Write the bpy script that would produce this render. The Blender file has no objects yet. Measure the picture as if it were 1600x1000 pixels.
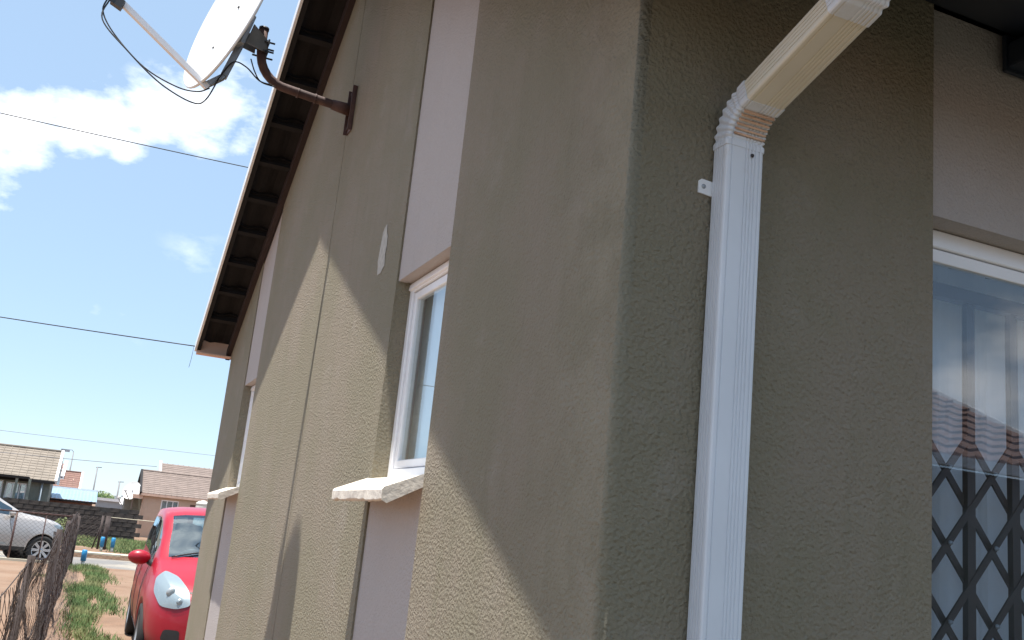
import bpy, bmesh, math, random
from mathutils import Vector, Matrix, noise
from mathutils.bvhtree import BVHTree
random.seed(7)
C = bpy.context.scene
col = C.collection
R = math.radians

# ------------------------------------------------------------------ camera
CAM = Vector((-0.84, 0.0, 1.5))
CR = Vector((0.91164331, -0.39901945, 0.09843759))
CU = Vector((-0.17654198, -0.16391388, 0.9705489))
CF = Vector((0.3711326, 0.90217278, 0.21987468))
FPX = 1525.85
cd = bpy.data.cameras.new('camera'); co = bpy.data.objects.new('camera', cd); col.objects.link(co)
co.matrix_world = Matrix(((CR.x, CU.x, -CF.x, CAM.x), (CR.y, CU.y, -CF.y, CAM.y), (CR.z, CU.z, -CF.z, CAM.z), (0, 0, 0, 1)))
cd.sensor_width = 36; cd.lens = FPX/1600*36; cd.clip_end = 3000; cd.clip_start = 0.02
C.camera = co

def ray(px, py): return (CF + CR*((px-800)/FPX) - CU*((py-500)/FPX))
def at(px, py, Y):                      # point of the plane y = Y seen at a pixel of the 1600x1000 photo
    v = ray(px, py); return CAM + v*(Y/v.y)
def gnd(px, py, z=0.0):
    v = ray(px, py); return CAM + v*((z-CAM.z)/v.z)

# ------------------------------------------------------------------ light
SUN_TRAVEL = Vector((0.190, 0.07, -1.0)).normalized()
el = math.asin(-SUN_TRAVEL.z); to_sun = -SUN_TRAVEL
C.view_settings.view_transform = 'Standard'; C.view_settings.look = 'None'
C.view_settings.exposure = 1.0; C.view_settings.gamma = 1; C.view_settings.use_curve_mapping = False
w = bpy.data.worlds.new('World'); C.world = w; w.use_nodes = True
nt = w.node_tree; N = nt.nodes; LK = nt.links; N.clear()
def wn(t, **k):
    n = N.new(t)
    for a, b in k.items(): setattr(n, a, b)
    return n
def wmath(op, a, b=None, clamp=False):
    n = wn('ShaderNodeMath', operation=op); n.use_clamp = clamp
    for i, v in enumerate((a, b)):
        if v is None: continue
        if isinstance(v, (int, float)): n.inputs[i].default_value = v
        else: LK.new(v, n.inputs[i])
    return n.outputs[0]
sky = wn('ShaderNodeTexSky', sky_type='NISHITA'); sky.sun_disc = False
sky.sun_elevation = el; sky.sun_rotation = math.atan2(to_sun.x, to_sun.y)
sky.air_density = 1.0; sky.dust_density = 0.6; sky.ozone_density = 1.0; sky.altitude = 1600
tc = wn('ShaderNodeTexCoord'); D = tc.outputs['Generated']
nz = wn('ShaderNodeTexNoise'); nz.inputs['Scale'].default_value = 9; nz.inputs['Detail'].default_value = 9; nz.inputs['Roughness'].default_value = .58
mp = wn('ShaderNodeMapping'); mp.inputs['Scale'].default_value = (1, 1, 1.9); LK.new(D, mp.inputs['Vector']); LK.new(mp.outputs[0], nz.inputs['Vector'])
BL = [(-60, 205, 150, 1), (35, 200, 100, 1), (130, 200, 90, .95), (195, 245, 60, .75), (255, 170, 75, .8), (335, 178, 95, .95), (388, 215, 65, .85),
      (415, 190, 40, .6), (300, 398, 60, .10), (160, 500, 80, .10), (310, 500, 60, .05)]
acc = None
for (bx, by, br, bs) in BL:
    d = ray(bx, by).normalized()
    dn = wn('ShaderNodeVectorMath', operation='DISTANCE'); dn.inputs[1].default_value = d; LK.new(D, dn.inputs[0])
    v = wmath('MULTIPLY', wmath('SUBTRACT', 1.0, wmath('DIVIDE', dn.outputs['Value'], br/FPX*1.05), True), bs)
    acc = v if acc is None else wmath('MAXIMUM', acc, v)
nf = wmath('MULTIPLY', wmath('SUBTRACT', nz.outputs[0], 0.5), 2.6)
m1 = wmath('ADD', wmath('MULTIPLY', acc, 1.0), nf)
m1 = wmath('MULTIPLY', wmath('MULTIPLY', wmath('SUBTRACT', m1, 0.30), 1.4, True), wmath('MULTIPLY', acc, 6.0, True))
# fair-weather cumulus over the rest of the sky
nz2 = wn('ShaderNodeTexNoise'); nz2.inputs['Scale'].default_value = 3.1; nz2.inputs['Detail'].default_value = 8; nz2.inputs['Roughness'].default_value = .55
mp2 = wn('ShaderNodeMapping'); mp2.inputs['Location'].default_value = (4.3, 1.1, 7.7); mp2.inputs['Scale'].default_value = (1, 1, 2.0)
LK.new(D, mp2.inputs['Vector']); LK.new(mp2.outputs[0], nz2.inputs['Vector'])
m2 = wmath('MULTIPLY', wmath('SUBTRACT', nz2.outputs[0], 0.56), 9.0, True)
dv = wn('ShaderNodeVectorMath', operation='DISTANCE'); dv.inputs[1].default_value = ray(170, 420).normalized(); LK.new(D, dv.inputs[0])
m2 = wmath('MULTIPLY', m2, wmath('MULTIPLY', wmath('SUBTRACT', dv.outputs['Value'], 0.32), 6.0, True))
mask = wmath('MAXIMUM', m1, m2, True)
mixc = wn('ShaderNodeMix', data_type='RGBA'); LK.new(mask, mixc.inputs['Factor'])
# lift the blue a little towards the pale milky sky of the photograph
hz = wn('ShaderNodeMix', data_type='RGBA', blend_type='MIX'); hz.inputs['Factor'].default_value = .62
LK.new(sky.outputs[0], hz.inputs[6]); hz.inputs[7].default_value = (2.75, 3.8, 5.0, 1)
LK.new(hz.outputs[2], mixc.inputs[6]); mixc.inputs[7].default_value = (9.0, 9.1, 9.3, 1)
bg = wn('ShaderNodeBackground'); bg.inputs['Strength'].default_value = 0.108; LK.new(mixc.outputs[2], bg.inputs['Color'])
wo = wn('ShaderNodeOutputWorld'); LK.new(bg.outputs[0], wo.inputs[0])
sd = bpy.data.lights.new('sun', 'SUN'); sd.energy = 5.0; sd.angle = R(0.53); sd.color = (1, .955, .88)
so = bpy.data.objects.new('sun', sd); col.objects.link(so); so.location = (0, 0, 30)
so.rotation_euler = SUN_TRAVEL.to_track_quat('-Z', 'Y').to_euler()

# ------------------------------------------------------------------ materials
MATS = {}
def mat(name, base, rough=.8, metal=0., var=.0, vs=6., bump=0., bs=60., spec=.5, coat=0., c2=None, cs=2., cthr=(.45, .6), wave=None, stretch=None, ior=None):
    m = bpy.data.materials.new(name); m.use_nodes = True; t = m.node_tree; n = t.nodes; l = t.links
    b = n['Principled BSDF']; b.inputs['Roughness'].default_value = rough; b.inputs['Metallic'].default_value = metal
    b.inputs['Specular IOR Level'].default_value = spec; b.inputs['Coat Weight'].default_value = coat; b.inputs['Coat Roughness'].default_value = .06
    b.inputs['Base Color'].default_value = (*base, 1)
    tcn = n.new('ShaderNodeTexCoord'); src = tcn.outputs['Object']
    if stretch:
        mpn = n.new('ShaderNodeMapping'); mpn.inputs['Scale'].default_value = stretch; l.new(src, mpn.inputs[0]); src = mpn.outputs[0]
    colr = None
    if var or c2:
        nn = n.new('ShaderNodeTexNoise'); nn.inputs['Scale'].default_value = vs; nn.inputs['Detail'].default_value = 7; nn.inputs['Roughness'].default_value = .6; l.new(src, nn.inputs[0])
        rp = n.new('ShaderNodeValToRGB'); l.new(nn.outputs[0], rp.inputs[0])
        rp.color_ramp.elements[0].position = .32; rp.color_ramp.elements[1].position = .68
        rp.color_ramp.elements[0].color = (*[max(0, x*(1-var)) for x in base], 1); rp.color_ramp.elements[1].color = (*[min(1, x*(1+var)) for x in base], 1)
        colr = rp.outputs[0]
    if c2:
        n2 = n.new('ShaderNodeTexNoise'); n2.inputs['Scale'].default_value = cs; n2.inputs['Detail'].default_value = 8; n2.inputs['Roughness'].default_value = .62; l.new(src, n2.inputs[0])
        r2 = n.new('ShaderNodeValToRGB'); l.new(n2.outputs[0], r2.inputs[0]); r2.color_ramp.elements[0].position = cthr[0]; r2.color_ramp.elements[1].position = cthr[1]
        mx = n.new('ShaderNodeMix'); mx.data_type = 'RGBA'; l.new(r2.outputs[0], mx.inputs['Factor']); l.new(colr, mx.inputs[6]); mx.inputs[7].default_value = (*c2, 1)
        colr = mx.outputs[2]
    if colr: l.new(colr, b.inputs['Base Color'])
    if bump:
        bn = n.new('ShaderNodeTexNoise'); bn.inputs['Scale'].default_value = bs; bn.inputs['Detail'].default_value = 5; l.new(src, bn.inputs[0])
        bp = n.new('ShaderNodeBump'); bp.inputs['Distance'].default_value = bump; l.new(bn.outputs[0], bp.inputs['Height']); l.new(bp.outputs[0], b.inputs['Normal'])
    MATS[name] = m
    return m
def plaster(name, base, tint, grain=95., depth=.005, dust=(.36, .31, .25)):
    m = bpy.data.materials.new(name); m.use_nodes = True; t = m.node_tree; n = t.nodes; l = t.links
    b = n['Principled BSDF']; b.inputs['Roughness'].default_value = .82; b.inputs['Specular IOR Level'].default_value = .35
    src = n.new('ShaderNodeTexCoord').outputs['Object']
    def nse(s, d=6, r=.6, st=None):
        v = src
        if st:
            k = n.new('ShaderNodeMapping'); k.inputs['Scale'].default_value = st; l.new(src, k.inputs[0]); v = k.outputs[0]
        q = n.new('ShaderNodeTexNoise'); q.inputs['Scale'].default_value = s; q.inputs['Detail'].default_value = d; q.inputs['Roughness'].default_value = r; l.new(v, q.inputs[0]); return q.outputs[0]
    def rmp(v, a, bb):
        q = n.new('ShaderNodeMapRange'); q.interpolation_type = 'SMOOTHSTEP'; l.new(v, q.inputs[0]); q.inputs[1].default_value = a; q.inputs[2].default_value = bb; return q.outputs[0]
    def mix(f, a, c):
        q = n.new('ShaderNodeMix'); q.data_type = 'RGBA'
        if isinstance(f, float): q.inputs['Factor'].default_value = f
        else: l.new(f, q.inputs['Factor'])
        for i, v in ((6, a), (7, c)):
            if isinstance(v, tuple): q.inputs[i].default_value = (*v, 1)
            else: l.new(v, q.inputs[i])
        return q.outputs[2]
    c = mix(rmp(nse(1.7), .38, .66), base, tint)
    st = mix(rmp(nse(3.0, 6, .6, (5, 5, .35)), .5, .8), c, tuple(x*.93 for x in base))      # faint run marks down the wall
    du = n.new('ShaderNodeMath'); du.operation = 'MULTIPLY'; l.new(rmp(nse(4.2, 9, .7), .52, .74), du.inputs[0]); du.inputs[1].default_value = .5
    c = mix(du.outputs[0], st, dust)
    sp = n.new('ShaderNodeMath'); sp.operation = 'MULTIPLY'; l.new(rmp(nse(230, 3, .6), .45, .8), sp.inputs[0]); sp.inputs[1].default_value = .35
    c = mix(sp.outputs[0], c, tuple(min(1, x*1.35) for x in base))
    if name == 'olive':                  # paint rubbed paler along the arris of the house corner
        sx = n.new('ShaderNodeSeparateXYZ'); l.new(src, sx.inputs[0])
        f1 = rmp(sx.outputs[1], 1.95, 1.56); f2 = rmp(sx.outputs[1], 1.528, 1.545); f3 = rmp(nse(6, 7, .65), .36, .62)
        a1 = n.new('ShaderNodeMath'); a1.operation = 'MULTIPLY'; l.new(f1, a1.inputs[0]); l.new(f2, a1.inputs[1])
        a2 = n.new('ShaderNodeMath'); a2.operation = 'MULTIPLY'; l.new(a1.outputs[0], a2.inputs[0]); l.new(f3, a2.inputs[1])
        a3 = n.new('ShaderNodeMath'); a3.operation = 'MULTIPLY'; l.new(a2.outputs[0], a3.inputs[0]); a3.inputs[1].default_value = .55
        c = mix(a3.outputs[0], c, (.34, .30, .225))
    l.new(c, b.inputs['Base Color'])
    # sprayed texture: worm-like grains over soft undulation
    vo = n.new('ShaderNodeTexVoronoi'); vo.feature = 'SMOOTH_F1'; vo.inputs['Scale'].default_value = grain
    dn = n.new('ShaderNodeMix'); dn.data_type = 'VECTOR'; dn.inputs['Factor'].default_value = .009
    q = n.new('ShaderNodeTexNoise'); q.inputs['Scale'].default_value = grain*.7; q.inputs['Detail'].default_value = 3; l.new(src, q.inputs[0])
    l.new(src, dn.inputs[4]); l.new(q.outputs['Color'], dn.inputs[5]); l.new(dn.outputs[1], vo.inputs['Vector'])
    ad = n.new('ShaderNodeMath'); ad.operation = 'ADD'; l.new(vo.outputs['Distance'], ad.inputs[0]); l.new(nse(grain*1.6, 4, .65), ad.inputs[1])
    b1 = n.new('ShaderNodeBump'); b1.inputs['Distance'].default_value = depth; b1.inputs['Strength'].default_value = 1.0; l.new(ad.outputs[0], b1.inputs['Height'])
    b2 = n.new('ShaderNodeBump'); b2.inputs['Distance'].default_value = .008; b2.inputs['Strength'].default_value = .35; l.new(nse(9, 2, .4), b2.inputs['Height']); l.new(b2.outputs[0], b1.inputs['Normal'])
    l.new(b1.outputs[0], b.inputs['Normal']); MATS[name] = m; return m
def glass(name, tint=(.9, .95, .95), boost=1.6, rough=.0, ior=1.5):
    m = bpy.data.materials.new(name); m.use_nodes = True; t = m.node_tree; n = t.nodes; l = t.links; n.clear()
    o = n.new('ShaderNodeOutputMaterial'); tr = n.new('ShaderNodeBsdfTransparent'); tr.inputs[0].default_value = (*tint, 1)
    gl = n.new('ShaderNodeBsdfGlossy'); gl.inputs['Roughness'].default_value = rough; gl.inputs[0].default_value = (*[x**.5 for x in tint], 1) if name == 'car_glass' else (1, 1, 1, 1)
    lw = n.new('ShaderNodeLayerWeight'); lw.inputs[0].default_value = .5
    pw = n.new('ShaderNodeMath'); pw.operation = 'POWER'; l.new(lw.outputs['Facing'], pw.inputs[0]); pw.inputs[1].default_value = 5
    k = n.new('ShaderNodeMath'); k.operation = 'MULTIPLY_ADD'; k.use_clamp = True; l.new(pw.outputs[0], k.inputs[0]); k.inputs[1].default_value = .8; k.inputs[2].default_value = .042*boost
    mx = n.new('ShaderNodeMixShader'); l.new(k.outputs[0], mx.inputs[0]); l.new(tr.outputs[0], mx.inputs[1]); l.new(gl.outputs[0], mx.inputs[2]); l.new(mx.outputs[0], o.inputs[0])
    MATS[name] = m; return m

plaster('olive', (.236, .209, .146), (.270, .228, .174), grain=115, depth=.0065, dust=(.32, .28, .235))
plaster('lilac', (.40, .362, .345), (.42, .378, .358), grain=120, depth=.0025, dust=(.42, .38, .37))
plaster('sillplaster', (.66, .60, .52), (.70, .64, .56), grain=60, depth=.0015, dust=(.6, .53, .45))
plaster('tanplaster', (.50, .36, .27), (.54, .39, .30), grain=20, depth=.004)
plaster('greyplaster', (.16, .175, .15), (.2, .21, .18), grain=20, depth=.004)
mat('white_paint', (.78, .79, .80), .38, var=.05, vs=5, bump=.0006, bs=300)
mat('white_frame', (.80, .80, .82), .3, var=.03, vs=9)
mat('pipe_white', (.66, .69, .74), .42, var=.04, vs=4, c2=(.52, .50, .46), cs=6, cthr=(.62, .8))
mat('pipe_cream', (.66, .62, .52), .45, var=.05, vs=4, c2=(.56, .50, .38), cs=5, cthr=(.5, .75))  # creamier white than the vertical pipe
mat('pipe_stain', (.62, .40, .27), .6, var=.2, vs=14, c2=(.36, .19, .11), cs=22, cthr=(.5, .7))
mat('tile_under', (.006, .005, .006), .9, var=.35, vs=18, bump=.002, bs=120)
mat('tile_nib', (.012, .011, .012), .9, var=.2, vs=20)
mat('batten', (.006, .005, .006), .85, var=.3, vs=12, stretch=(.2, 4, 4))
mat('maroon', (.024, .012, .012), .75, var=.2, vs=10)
mat('peach', (.62, .42, .32), .6, var=.1, vs=5)
mat('roof_top', (.075, .062, .058), .85, var=.2, vs=8)
mat('rust', (.070, .036, .032), .7, var=.35, vs=16, bump=.001, bs=120, c2=(.15, .085, .06), cs=9, cthr=(.5, .7))
mat('rust_post', (.036, .025, .023), .88, var=.4, vs=9, bump=.002, bs=80, c2=(.065, .05, .048), cs=4)
mat('galv', (.36, .39, .42), .5, metal=.7, var=.15, vs=14)
mat('wire', (.05, .038, .035), .75, metal=.2, var=.3, vs=5)
mat('darkmetal', (.035, .033, .036), .5, metal=.3)
mat('dish_white', (.78, .78, .76), .35, var=.05, vs=4, c2=(.52, .5, .44), cs=5, cthr=(.66, .8))
mat('cable', (.02, .02, .022), .6)
mat('black_plastic', (.02, .02, .022), .45)
mat('gate_brown', (.040, .028, .028), .45, metal=.2, var=.15)
mat('curtain', (.76, .79, .82), .9, var=.04, vs=3)
mat('curtain_mauve', (.46, .36, .38), .9, var=.08, vs=4)
mat('interior', (.28, .27, .26), .9)
mat('red_paint', (.31, .005, .018), .38, coat=.35, spec=.35, var=.03, vs=3)
mat('silver_paint', (.50, .465, .44), .32, metal=.35, coat=.8)
mat('rubber', (.022, .022, .022), .85, bump=.001, bs=80)
mat('alloy', (.55, .56, .58), .3, metal=.8)
mat('steelcap', (.4, .41, .42), .4, metal=.5)
mat('lamp_reflector', (.42, .45, .46), .3, metal=.4)
mat('orange_lens', (.75, .25, .04), .2)
mat('seat_grey', (.09, .09, .10), .9)
mat('plate', (.78, .78, .74), .5)
glass('glass', (.94, .97, .97), 3.6, .0)
glass('door_glass', (.92, .95, .98), 1.5, .004)
glass('car_glass', (.50, .68, .76), 6.0, .01)
glass('lamp_glass', (.85, .9, .92), 1.4, .05)
mat('soil', (.175, .104, .064), .95, var=.18, vs=3.2, bump=.02, bs=14, c2=(.215, .142, .096), cs=.6, cthr=(.4, .62))
mat('yard', (.044, .044, .032), .95, var=.25, vs=5, bump=.01, bs=20, c2=(.07, .062, .045), cs=1.5)
mat('asphalt', (.15, .143, .138), .9, var=.12, vs=6, bump=.004, bs=60, c2=(.27, .24, .2), cs=.5)
mat('concrete', (.50, .46, .36), .85, var=.12, vs=5, bump=.002, bs=60)
mat('block_dark', (.042, .037, .035), .95, var=.35, vs=3.5, bump=.008, bs=20, c2=(.08, .068, .06), cs=2.5)
mat('mortar', (.06, .055, .05), .95, var=.2, vs=6)
mat('brick_red', (.20, .10, .075), .9, var=.25, vs=4, bump=.005, bs=30)
mat('grass', (.075, .135, .035), .75, var=.35, vs=2.2, c2=(.20, .21, .085), cs=1.1)
mat('tile_beige', (.195, .165, .135), .85, var=.16, vs=2.5)
mat('tile_pink', (.18, .14, .122), .85, var=.15, vs=2.5)
mat('tile_red', (.18, .10, .08), .85, var=.15, vs=2.5)
mat('tile_terracotta', (.16, .095, .078), .8, var=.22, vs=6)
mat('tin', (.27, .38, .48), .4, metal=.25, var=.08, vs=2)
mat('tin_pale', (.38, .43, .47), .4, metal=.2, var=.08, vs=2)
mat('door_wood', (.13, .07, .055), .6)
mat('blue_plastic', (.02, .22, .46), .45, var=.12, vs=9)
mat('white_base', (.55, .55, .50), .7, var=.15, vs=9)
mat('pole', (.22, .22, .23), .7, var=.1)
mat('hill', (.10, .12, .12), .95, var=.2, vs=.05)
mat('primer', (.40, .38, .34), .9, var=.2, vs=40, bump=.002, bs=150)
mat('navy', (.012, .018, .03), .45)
mat('sticker', (.55, .66, .66), .6)
M = MATS

# ------------------------------------------------------------------ builders
class MB:
    def __init__(s): s.v = []; s.f = []; s.sm = []
    def add(s, vs, fs, smooth=False):
        o = len(s.v); s.v += [Vector(v) for v in vs]; s.f += [tuple(i+o for i in f) for f in fs]; s.sm += [smooth]*len(fs); return s
    def box(s, a, b):
        x0, y0, z0 = a; x1, y1, z1 = b
        return s.add([(x0, y0, z0), (x1, y0, z0), (x1, y1, z0), (x0, y1, z0), (x0, y0, z1), (x1, y0, z1), (x1, y1, z1), (x0, y1, z1)],
                     [(0, 3, 2, 1), (4, 5, 6, 7), (0, 1, 5, 4), (1, 2, 6, 5), (2, 3, 7, 6), (3, 0, 4, 7)])
    def obox(s, c, ax, ay, az):          # centre and three half-extent vectors
        c, ax, ay, az = map(Vector, (c, ax, ay, az))
        vs = [c+sx*ax+sy*ay+sz*az for sz in (-1, 1) for sy, sx in ((-1, -1), (-1, 1), (1, 1), (1, -1))]
        f = [(0, 3, 2, 1), (4, 5, 6, 7), (0, 1, 5, 4), (1, 2, 6, 5), (2, 3, 7, 6), (3, 0, 4, 7)]
        if ax.cross(ay).dot(az) < 0: f = [tuple(reversed(q)) for q in f]
        return s.add(vs, f)
    def bar(s, p, q, w, h=None, up=(0, 0, 1)):
        p, q = Vector(p), Vector(q); d = q-p; L = d.length; d.normalize(); h = h or w
        x = d.cross(Vector(up))
        if x.length < 1e-4: x = d.cross(Vector((1, 0, 0)))
        x.normalize(); z = x.cross(d)
        return s.obox((p+q)/2, x*w/2, d*L/2, z*h/2)
    def tube(s, pts, r, n=10, caps=True, smooth=True):
        pts = [Vector(p) for p in pts]; rs = r if isinstance(r, (list, tuple)) else [r]*len(pts)
        base = len(s.v); prev = None
        for i, p in enumerate(pts):
            t = (pts[min(i+1, len(pts)-1)]-pts[max(i-1, 0)]).normalized()
            if prev is None:
                x = t.cross(Vector((0, 0, 1)));
                if x.length < .05: x = t.cross(Vector((1, 0, 0)))
            else: x = prev - t*prev.dot(t)
            x.normalize(); y = t.cross(x); prev = x
            for k in range(n):
                a = 2*math.pi*k/n; s.v.append(p+(x*math.cos(a)+y*math.sin(a))*rs[i])
        for i in range(len(pts)-1):
            for k in range(n):
                a = base+i*n+k; b = base+i*n+(k+1) % n; s.f.append((a, b, b+n, a+n)); s.sm.append(smooth)
        if caps:
            s.f.append(tuple(base+k for k in reversed(range(n)))); s.sm.append(False)
            s.f.append(tuple(base+(len(pts)-1)*n+k for k in range(n))); s.sm.append(False)
        return s
    def prism(s, poly, axis, a, b):      # poly in the two other axes, in order; a, b along axis
        def P(u, v, t): return {0: (t, u, v), 1: (u, t, v), 2: (u, v, t)}[axis]
        n = len(poly); area = sum(poly[i][0]*poly[(i+1) % n][1]-poly[(i+1) % n][0]*poly[i][1] for i in range(n))
        vs = [P(u, v, a) for u, v in poly]+[P(u, v, b) for u, v in poly]
        fs = [tuple(reversed(range(n))), tuple(range(n, 2*n))]+[(i, (i+1) % n, n+(i+1) % n, n+i) for i in range(n)]
        flip = (area < 0) ^ (axis == 1) ^ (b < a)
        if flip: fs = [tuple(reversed(q)) for q in fs]
        return s.add(vs, fs)
    def lathe(s, prof, n=24, M4=None, smooth=True):      # prof = [(r, z)] about local z
        base = len(s.v)
        for (r, z) in prof:
            for k in range(n):
                a = 2*math.pi*k/n; v = Vector((r*math.cos(a), r*math.sin(a), z)); s.v.append(M4 @ v if M4 else v)
        for i in range(len(prof)-1):
            for k in range(n):
                a = base+i*n+k; b = base+i*n+(k+1) % n; s.f.append((a, b, b+n, a+n)); s.sm.append(smooth)
        return s
    def mesh(s, name, m):
        me = bpy.data.meshes.new(name); me.from_pydata([tuple(v) for v in s.v], [], s.f); me.polygons.foreach_set('use_smooth', s.sm)
        if m: me.materials.append(m if not isinstance(m, str) else M[m])
        me.update(); return me
    def build(s, name, m, parent=None, bevel=0, seg=2, **k):
        me = s.mesh(name, m); o = bpy.data.objects.new(name, me); col.objects.link(o)
        if parent: o.parent = parent; o.matrix_parent_inverse = Matrix.Translation(-W(parent)) if not k.pop('local', False) else Matrix()
        else: k.pop('local', None)
        if bevel:
            b = o.modifiers.new('edge', 'BEVEL'); b.width = bevel; b.segments = seg; b.limit_method = 'ANGLE'; b.angle_limit = R(40); b.harden_normals = False
        for a, v in k.items(): o[a] = v
        return o
WP = {}
def W(o): return WP.get(o.name, Vector((0, 0, 0)))
def thing(name, label, cat, loc=(0, 0, 0), group=None, rz=0.):
    o = bpy.data.objects.new(name, None); col.objects.link(o); o.location = loc; o.rotation_euler.z = rz; o.empty_display_size = .2
    o['label'] = label; o['category'] = cat
    if group: o['group'] = group
    WP[o.name] = Vector(loc); return o
def sub(o, parent_obj):                   # o.parent already world-space built; child of a part
    WP[parent_obj.name] = WP.get(parent_obj.parent.name, Vector((0, 0, 0))) if parent_obj.parent else Vector((0, 0, 0)); return o
def part(mb, name, m, parent, **k):
    o = mb.build(name, m, parent, **k); WP[o.name] = Vector((0, 0, 0)); o.matrix_parent_inverse = parent_inv(parent) if not k.get('local') else o.matrix_parent_inverse
    return o
def parent_inv(p):
    m = Matrix()
    q = p; chain = []
    while q: chain.append(q); q = q.parent
    for q in reversed(chain): m = m @ (q.matrix_parent_inverse if q.parent else Matrix()) @ Matrix.LocRotScale(q.location, q.rotation_euler, q.scale)
    return m.inverted()
def copy_tree(o, parent=None):
    c = o.copy(); col.objects.link(c)
    if parent: c.parent = parent
    for ch in list(o.children): copy_tree(ch, c)
    return c
def struct(mb, name, m, **k): return mb.build(name, m, None, kind='structure', **k)

# ------------------------------------------------------------------ ground, road
def gz(y): return -.13 if 24.88 < y < 30.6 else 0.0 if y < 34 else max(-.9, -.0105*(y-34))
g = MB(); ys = [-60, -20, -8, 0, 4, 8, 12, 16, 20, 24, 24.6, 24.9, 28, 30.58, 30.62, 32, 34, 38, 42, 46, 50, 54, 58, 64, 72, 85, 110, 160, 300, 900, 2200]
xs = [-1500, -300, -80, -30, -14, -8, -5, -3, -1, 1, 3, 5, 8, 14, 30, 80, 300, 1500]
g.add([(x, y, gz(y)) for y in ys for x in xs], [(j*len(xs)+i, j*len(xs)+i+1, (j+1)*len(xs)+i+1, (j+1)*len(xs)+i) for j in range(len(ys)-1) for i in range(len(xs)-1)])
struct(g, 'ground', 'soil')
struct(MB().add([(-90, 24.9, -.124), (90, 24.9, -.124), (90, 30.57, -.124), (-90, 30.57, -.124)], [(0, 1, 2, 3)]), 'road', 'asphalt')
kb = bpy.data.objects.new('kerb', None); col.objects.link(kb); kb['kind'] = 'structure'
ksm = MB().box((-.49, 0, -.16), (.49, .16, .02)).mesh('kerb_stone', 'concrete')
for i in range(26):
    o = bpy.data.objects.new('kerb_stone', ksm); col.objects.link(o); o.parent = kb; o.location = (-14+i*1.0, 30.62+random.uniform(-.01, .01), random.uniform(-.008, .008))
struct(MB().add([(-90, 30.79, .012), (90, 30.79, .012), (90, 31.5, .006), (-90, 31.5, .006)], [(0, 1, 2, 3)]), 'pavement', 'concrete')
struct(MB().add([(-7, -5.4, .004), (14, -5.4, .004), (14, 1.2, .004), (-7, 1.2, .004)], [(0, 1, 2, 3)]), 'unseen_dark_yard', 'yard')  # unseen dark ground, added to weaken bounce light on the front wall and pipe
# low hills closing the horizon
h = MB(); hv = []; hf = []
for i in range(90):
    x = -2200+i*50; z = 8+9*noise.noise(Vector((i*.14, 3, 0)))+4*noise.noise(Vector((i*.5, 9, 0)))
    hv += [(x, 1500, -8), (x, 1500+60, z), (x, 1900, -8)]
for i in range(89): a = i*3; hf += [(a, a+3, a+4, a+1), (a+1, a+4, a+5, a+2)]
struct(h.add(hv, hf, True), 'hills', 'hill')

def grass(name, n, place, hmin, hmax, label_kind='stuff', wd=.006):
    v = []; f = []
    k = 0
    while k < n:
        p = place()
        if p is None: continue
        x, y = p; hgt = random.uniform(hmin, hmax); a = random.uniform(0, 6.28); lx, ly = math.cos(a)*hgt*.5, math.sin(a)*hgt*.5; ww = wd*random.uniform(.7, 1.4)
        a2 = random.uniform(0, 3.14); cx, cy = math.cos(a2)*ww, math.sin(a2)*ww; z = gz(y)-.003
        o = len(v); v += [(x-cx, y-cy, z), (x+cx, y+cy, z), (x+lx*.5+cx*.6, y+ly*.5+cy*.6, z+hgt*.6), (x+lx, y+ly, z+hgt)]
        f += [(o, o+1, o+2), (o, o+2, o+3)]; k += 1
    o = MB().add(v, f).build(name, 'grass', None, kind='stuff')
    return o
def fstrip():
    y = random.uniform(8.5, 24.6); x = random.gauss(-.40, .11+.012*y*.3)
    if noise.noise(Vector((x*2.4, y*.35, 0)))+.20 < random.random()*.5 or x < -1.2 or x > .35: return None
    return (x, y)
def ffar():
    x = random.uniform(-7, 9); y = random.uniform(32.0, 46)
    if noise.noise(Vector((x*.6+5, y*.35, 2)))+.32 < random.random()*.5: return None
    return (x, y)
def fspars():
    x = random.uniform(-6, -.9); y = random.uniform(3, 24.5)
    if noise.noise(Vector((x*.9, y*.5, 7))) < .28: return None
    return (x, y)
grass('grass_strip', 14000, fstrip, .03, .11)
grass('verge_grass', 46000, ffar, .05, .16, wd=.012)
grass('weeds', 5000, fspars, .02, .07)

# ------------------------------------------------------------------ the house
YN, YF, YR = 1.525, 7.42, 4.4725
def Lz(y):                                # underside line of the gable roof
    return 2.80+.475*(y-YN) if y < YR else 2.69+.5122*(YF-y)
XE = 8.0
house = thing('house', 'olive green plastered house corner with tiled gable roof and white downpipe', 'house', (4.0, YR, 0))
W1 = (2.555, 3.09); W2 = (5.965, 6.475); ZS, ZL = 1.64, 2.31
def arc(cx, cy, r, a0, a1, n=5): return [(cx+r*math.cos(R(a0+(a1-a0)*i/n)), cy+r*math.sin(R(a0+(a1-a0)*i/n))) for i in range(n+1)]
wl = MB(); T = .12
def column(poly, z0, ztop, smooth_idx=()):
    n = len(poly); vs = [(x, y, z0) for x, y in poly]+[(x, y, ztop(y)) for x, y in poly]
    fs = [tuple(reversed(range(n))), tuple(range(n, 2*n))]+[(i, (i+1) % n, n+(i+1) % n, n+i) for i in range(n)]
    wl.add(vs, fs)
    for i in smooth_idx: wl.sm[-n+i] = True
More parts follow.
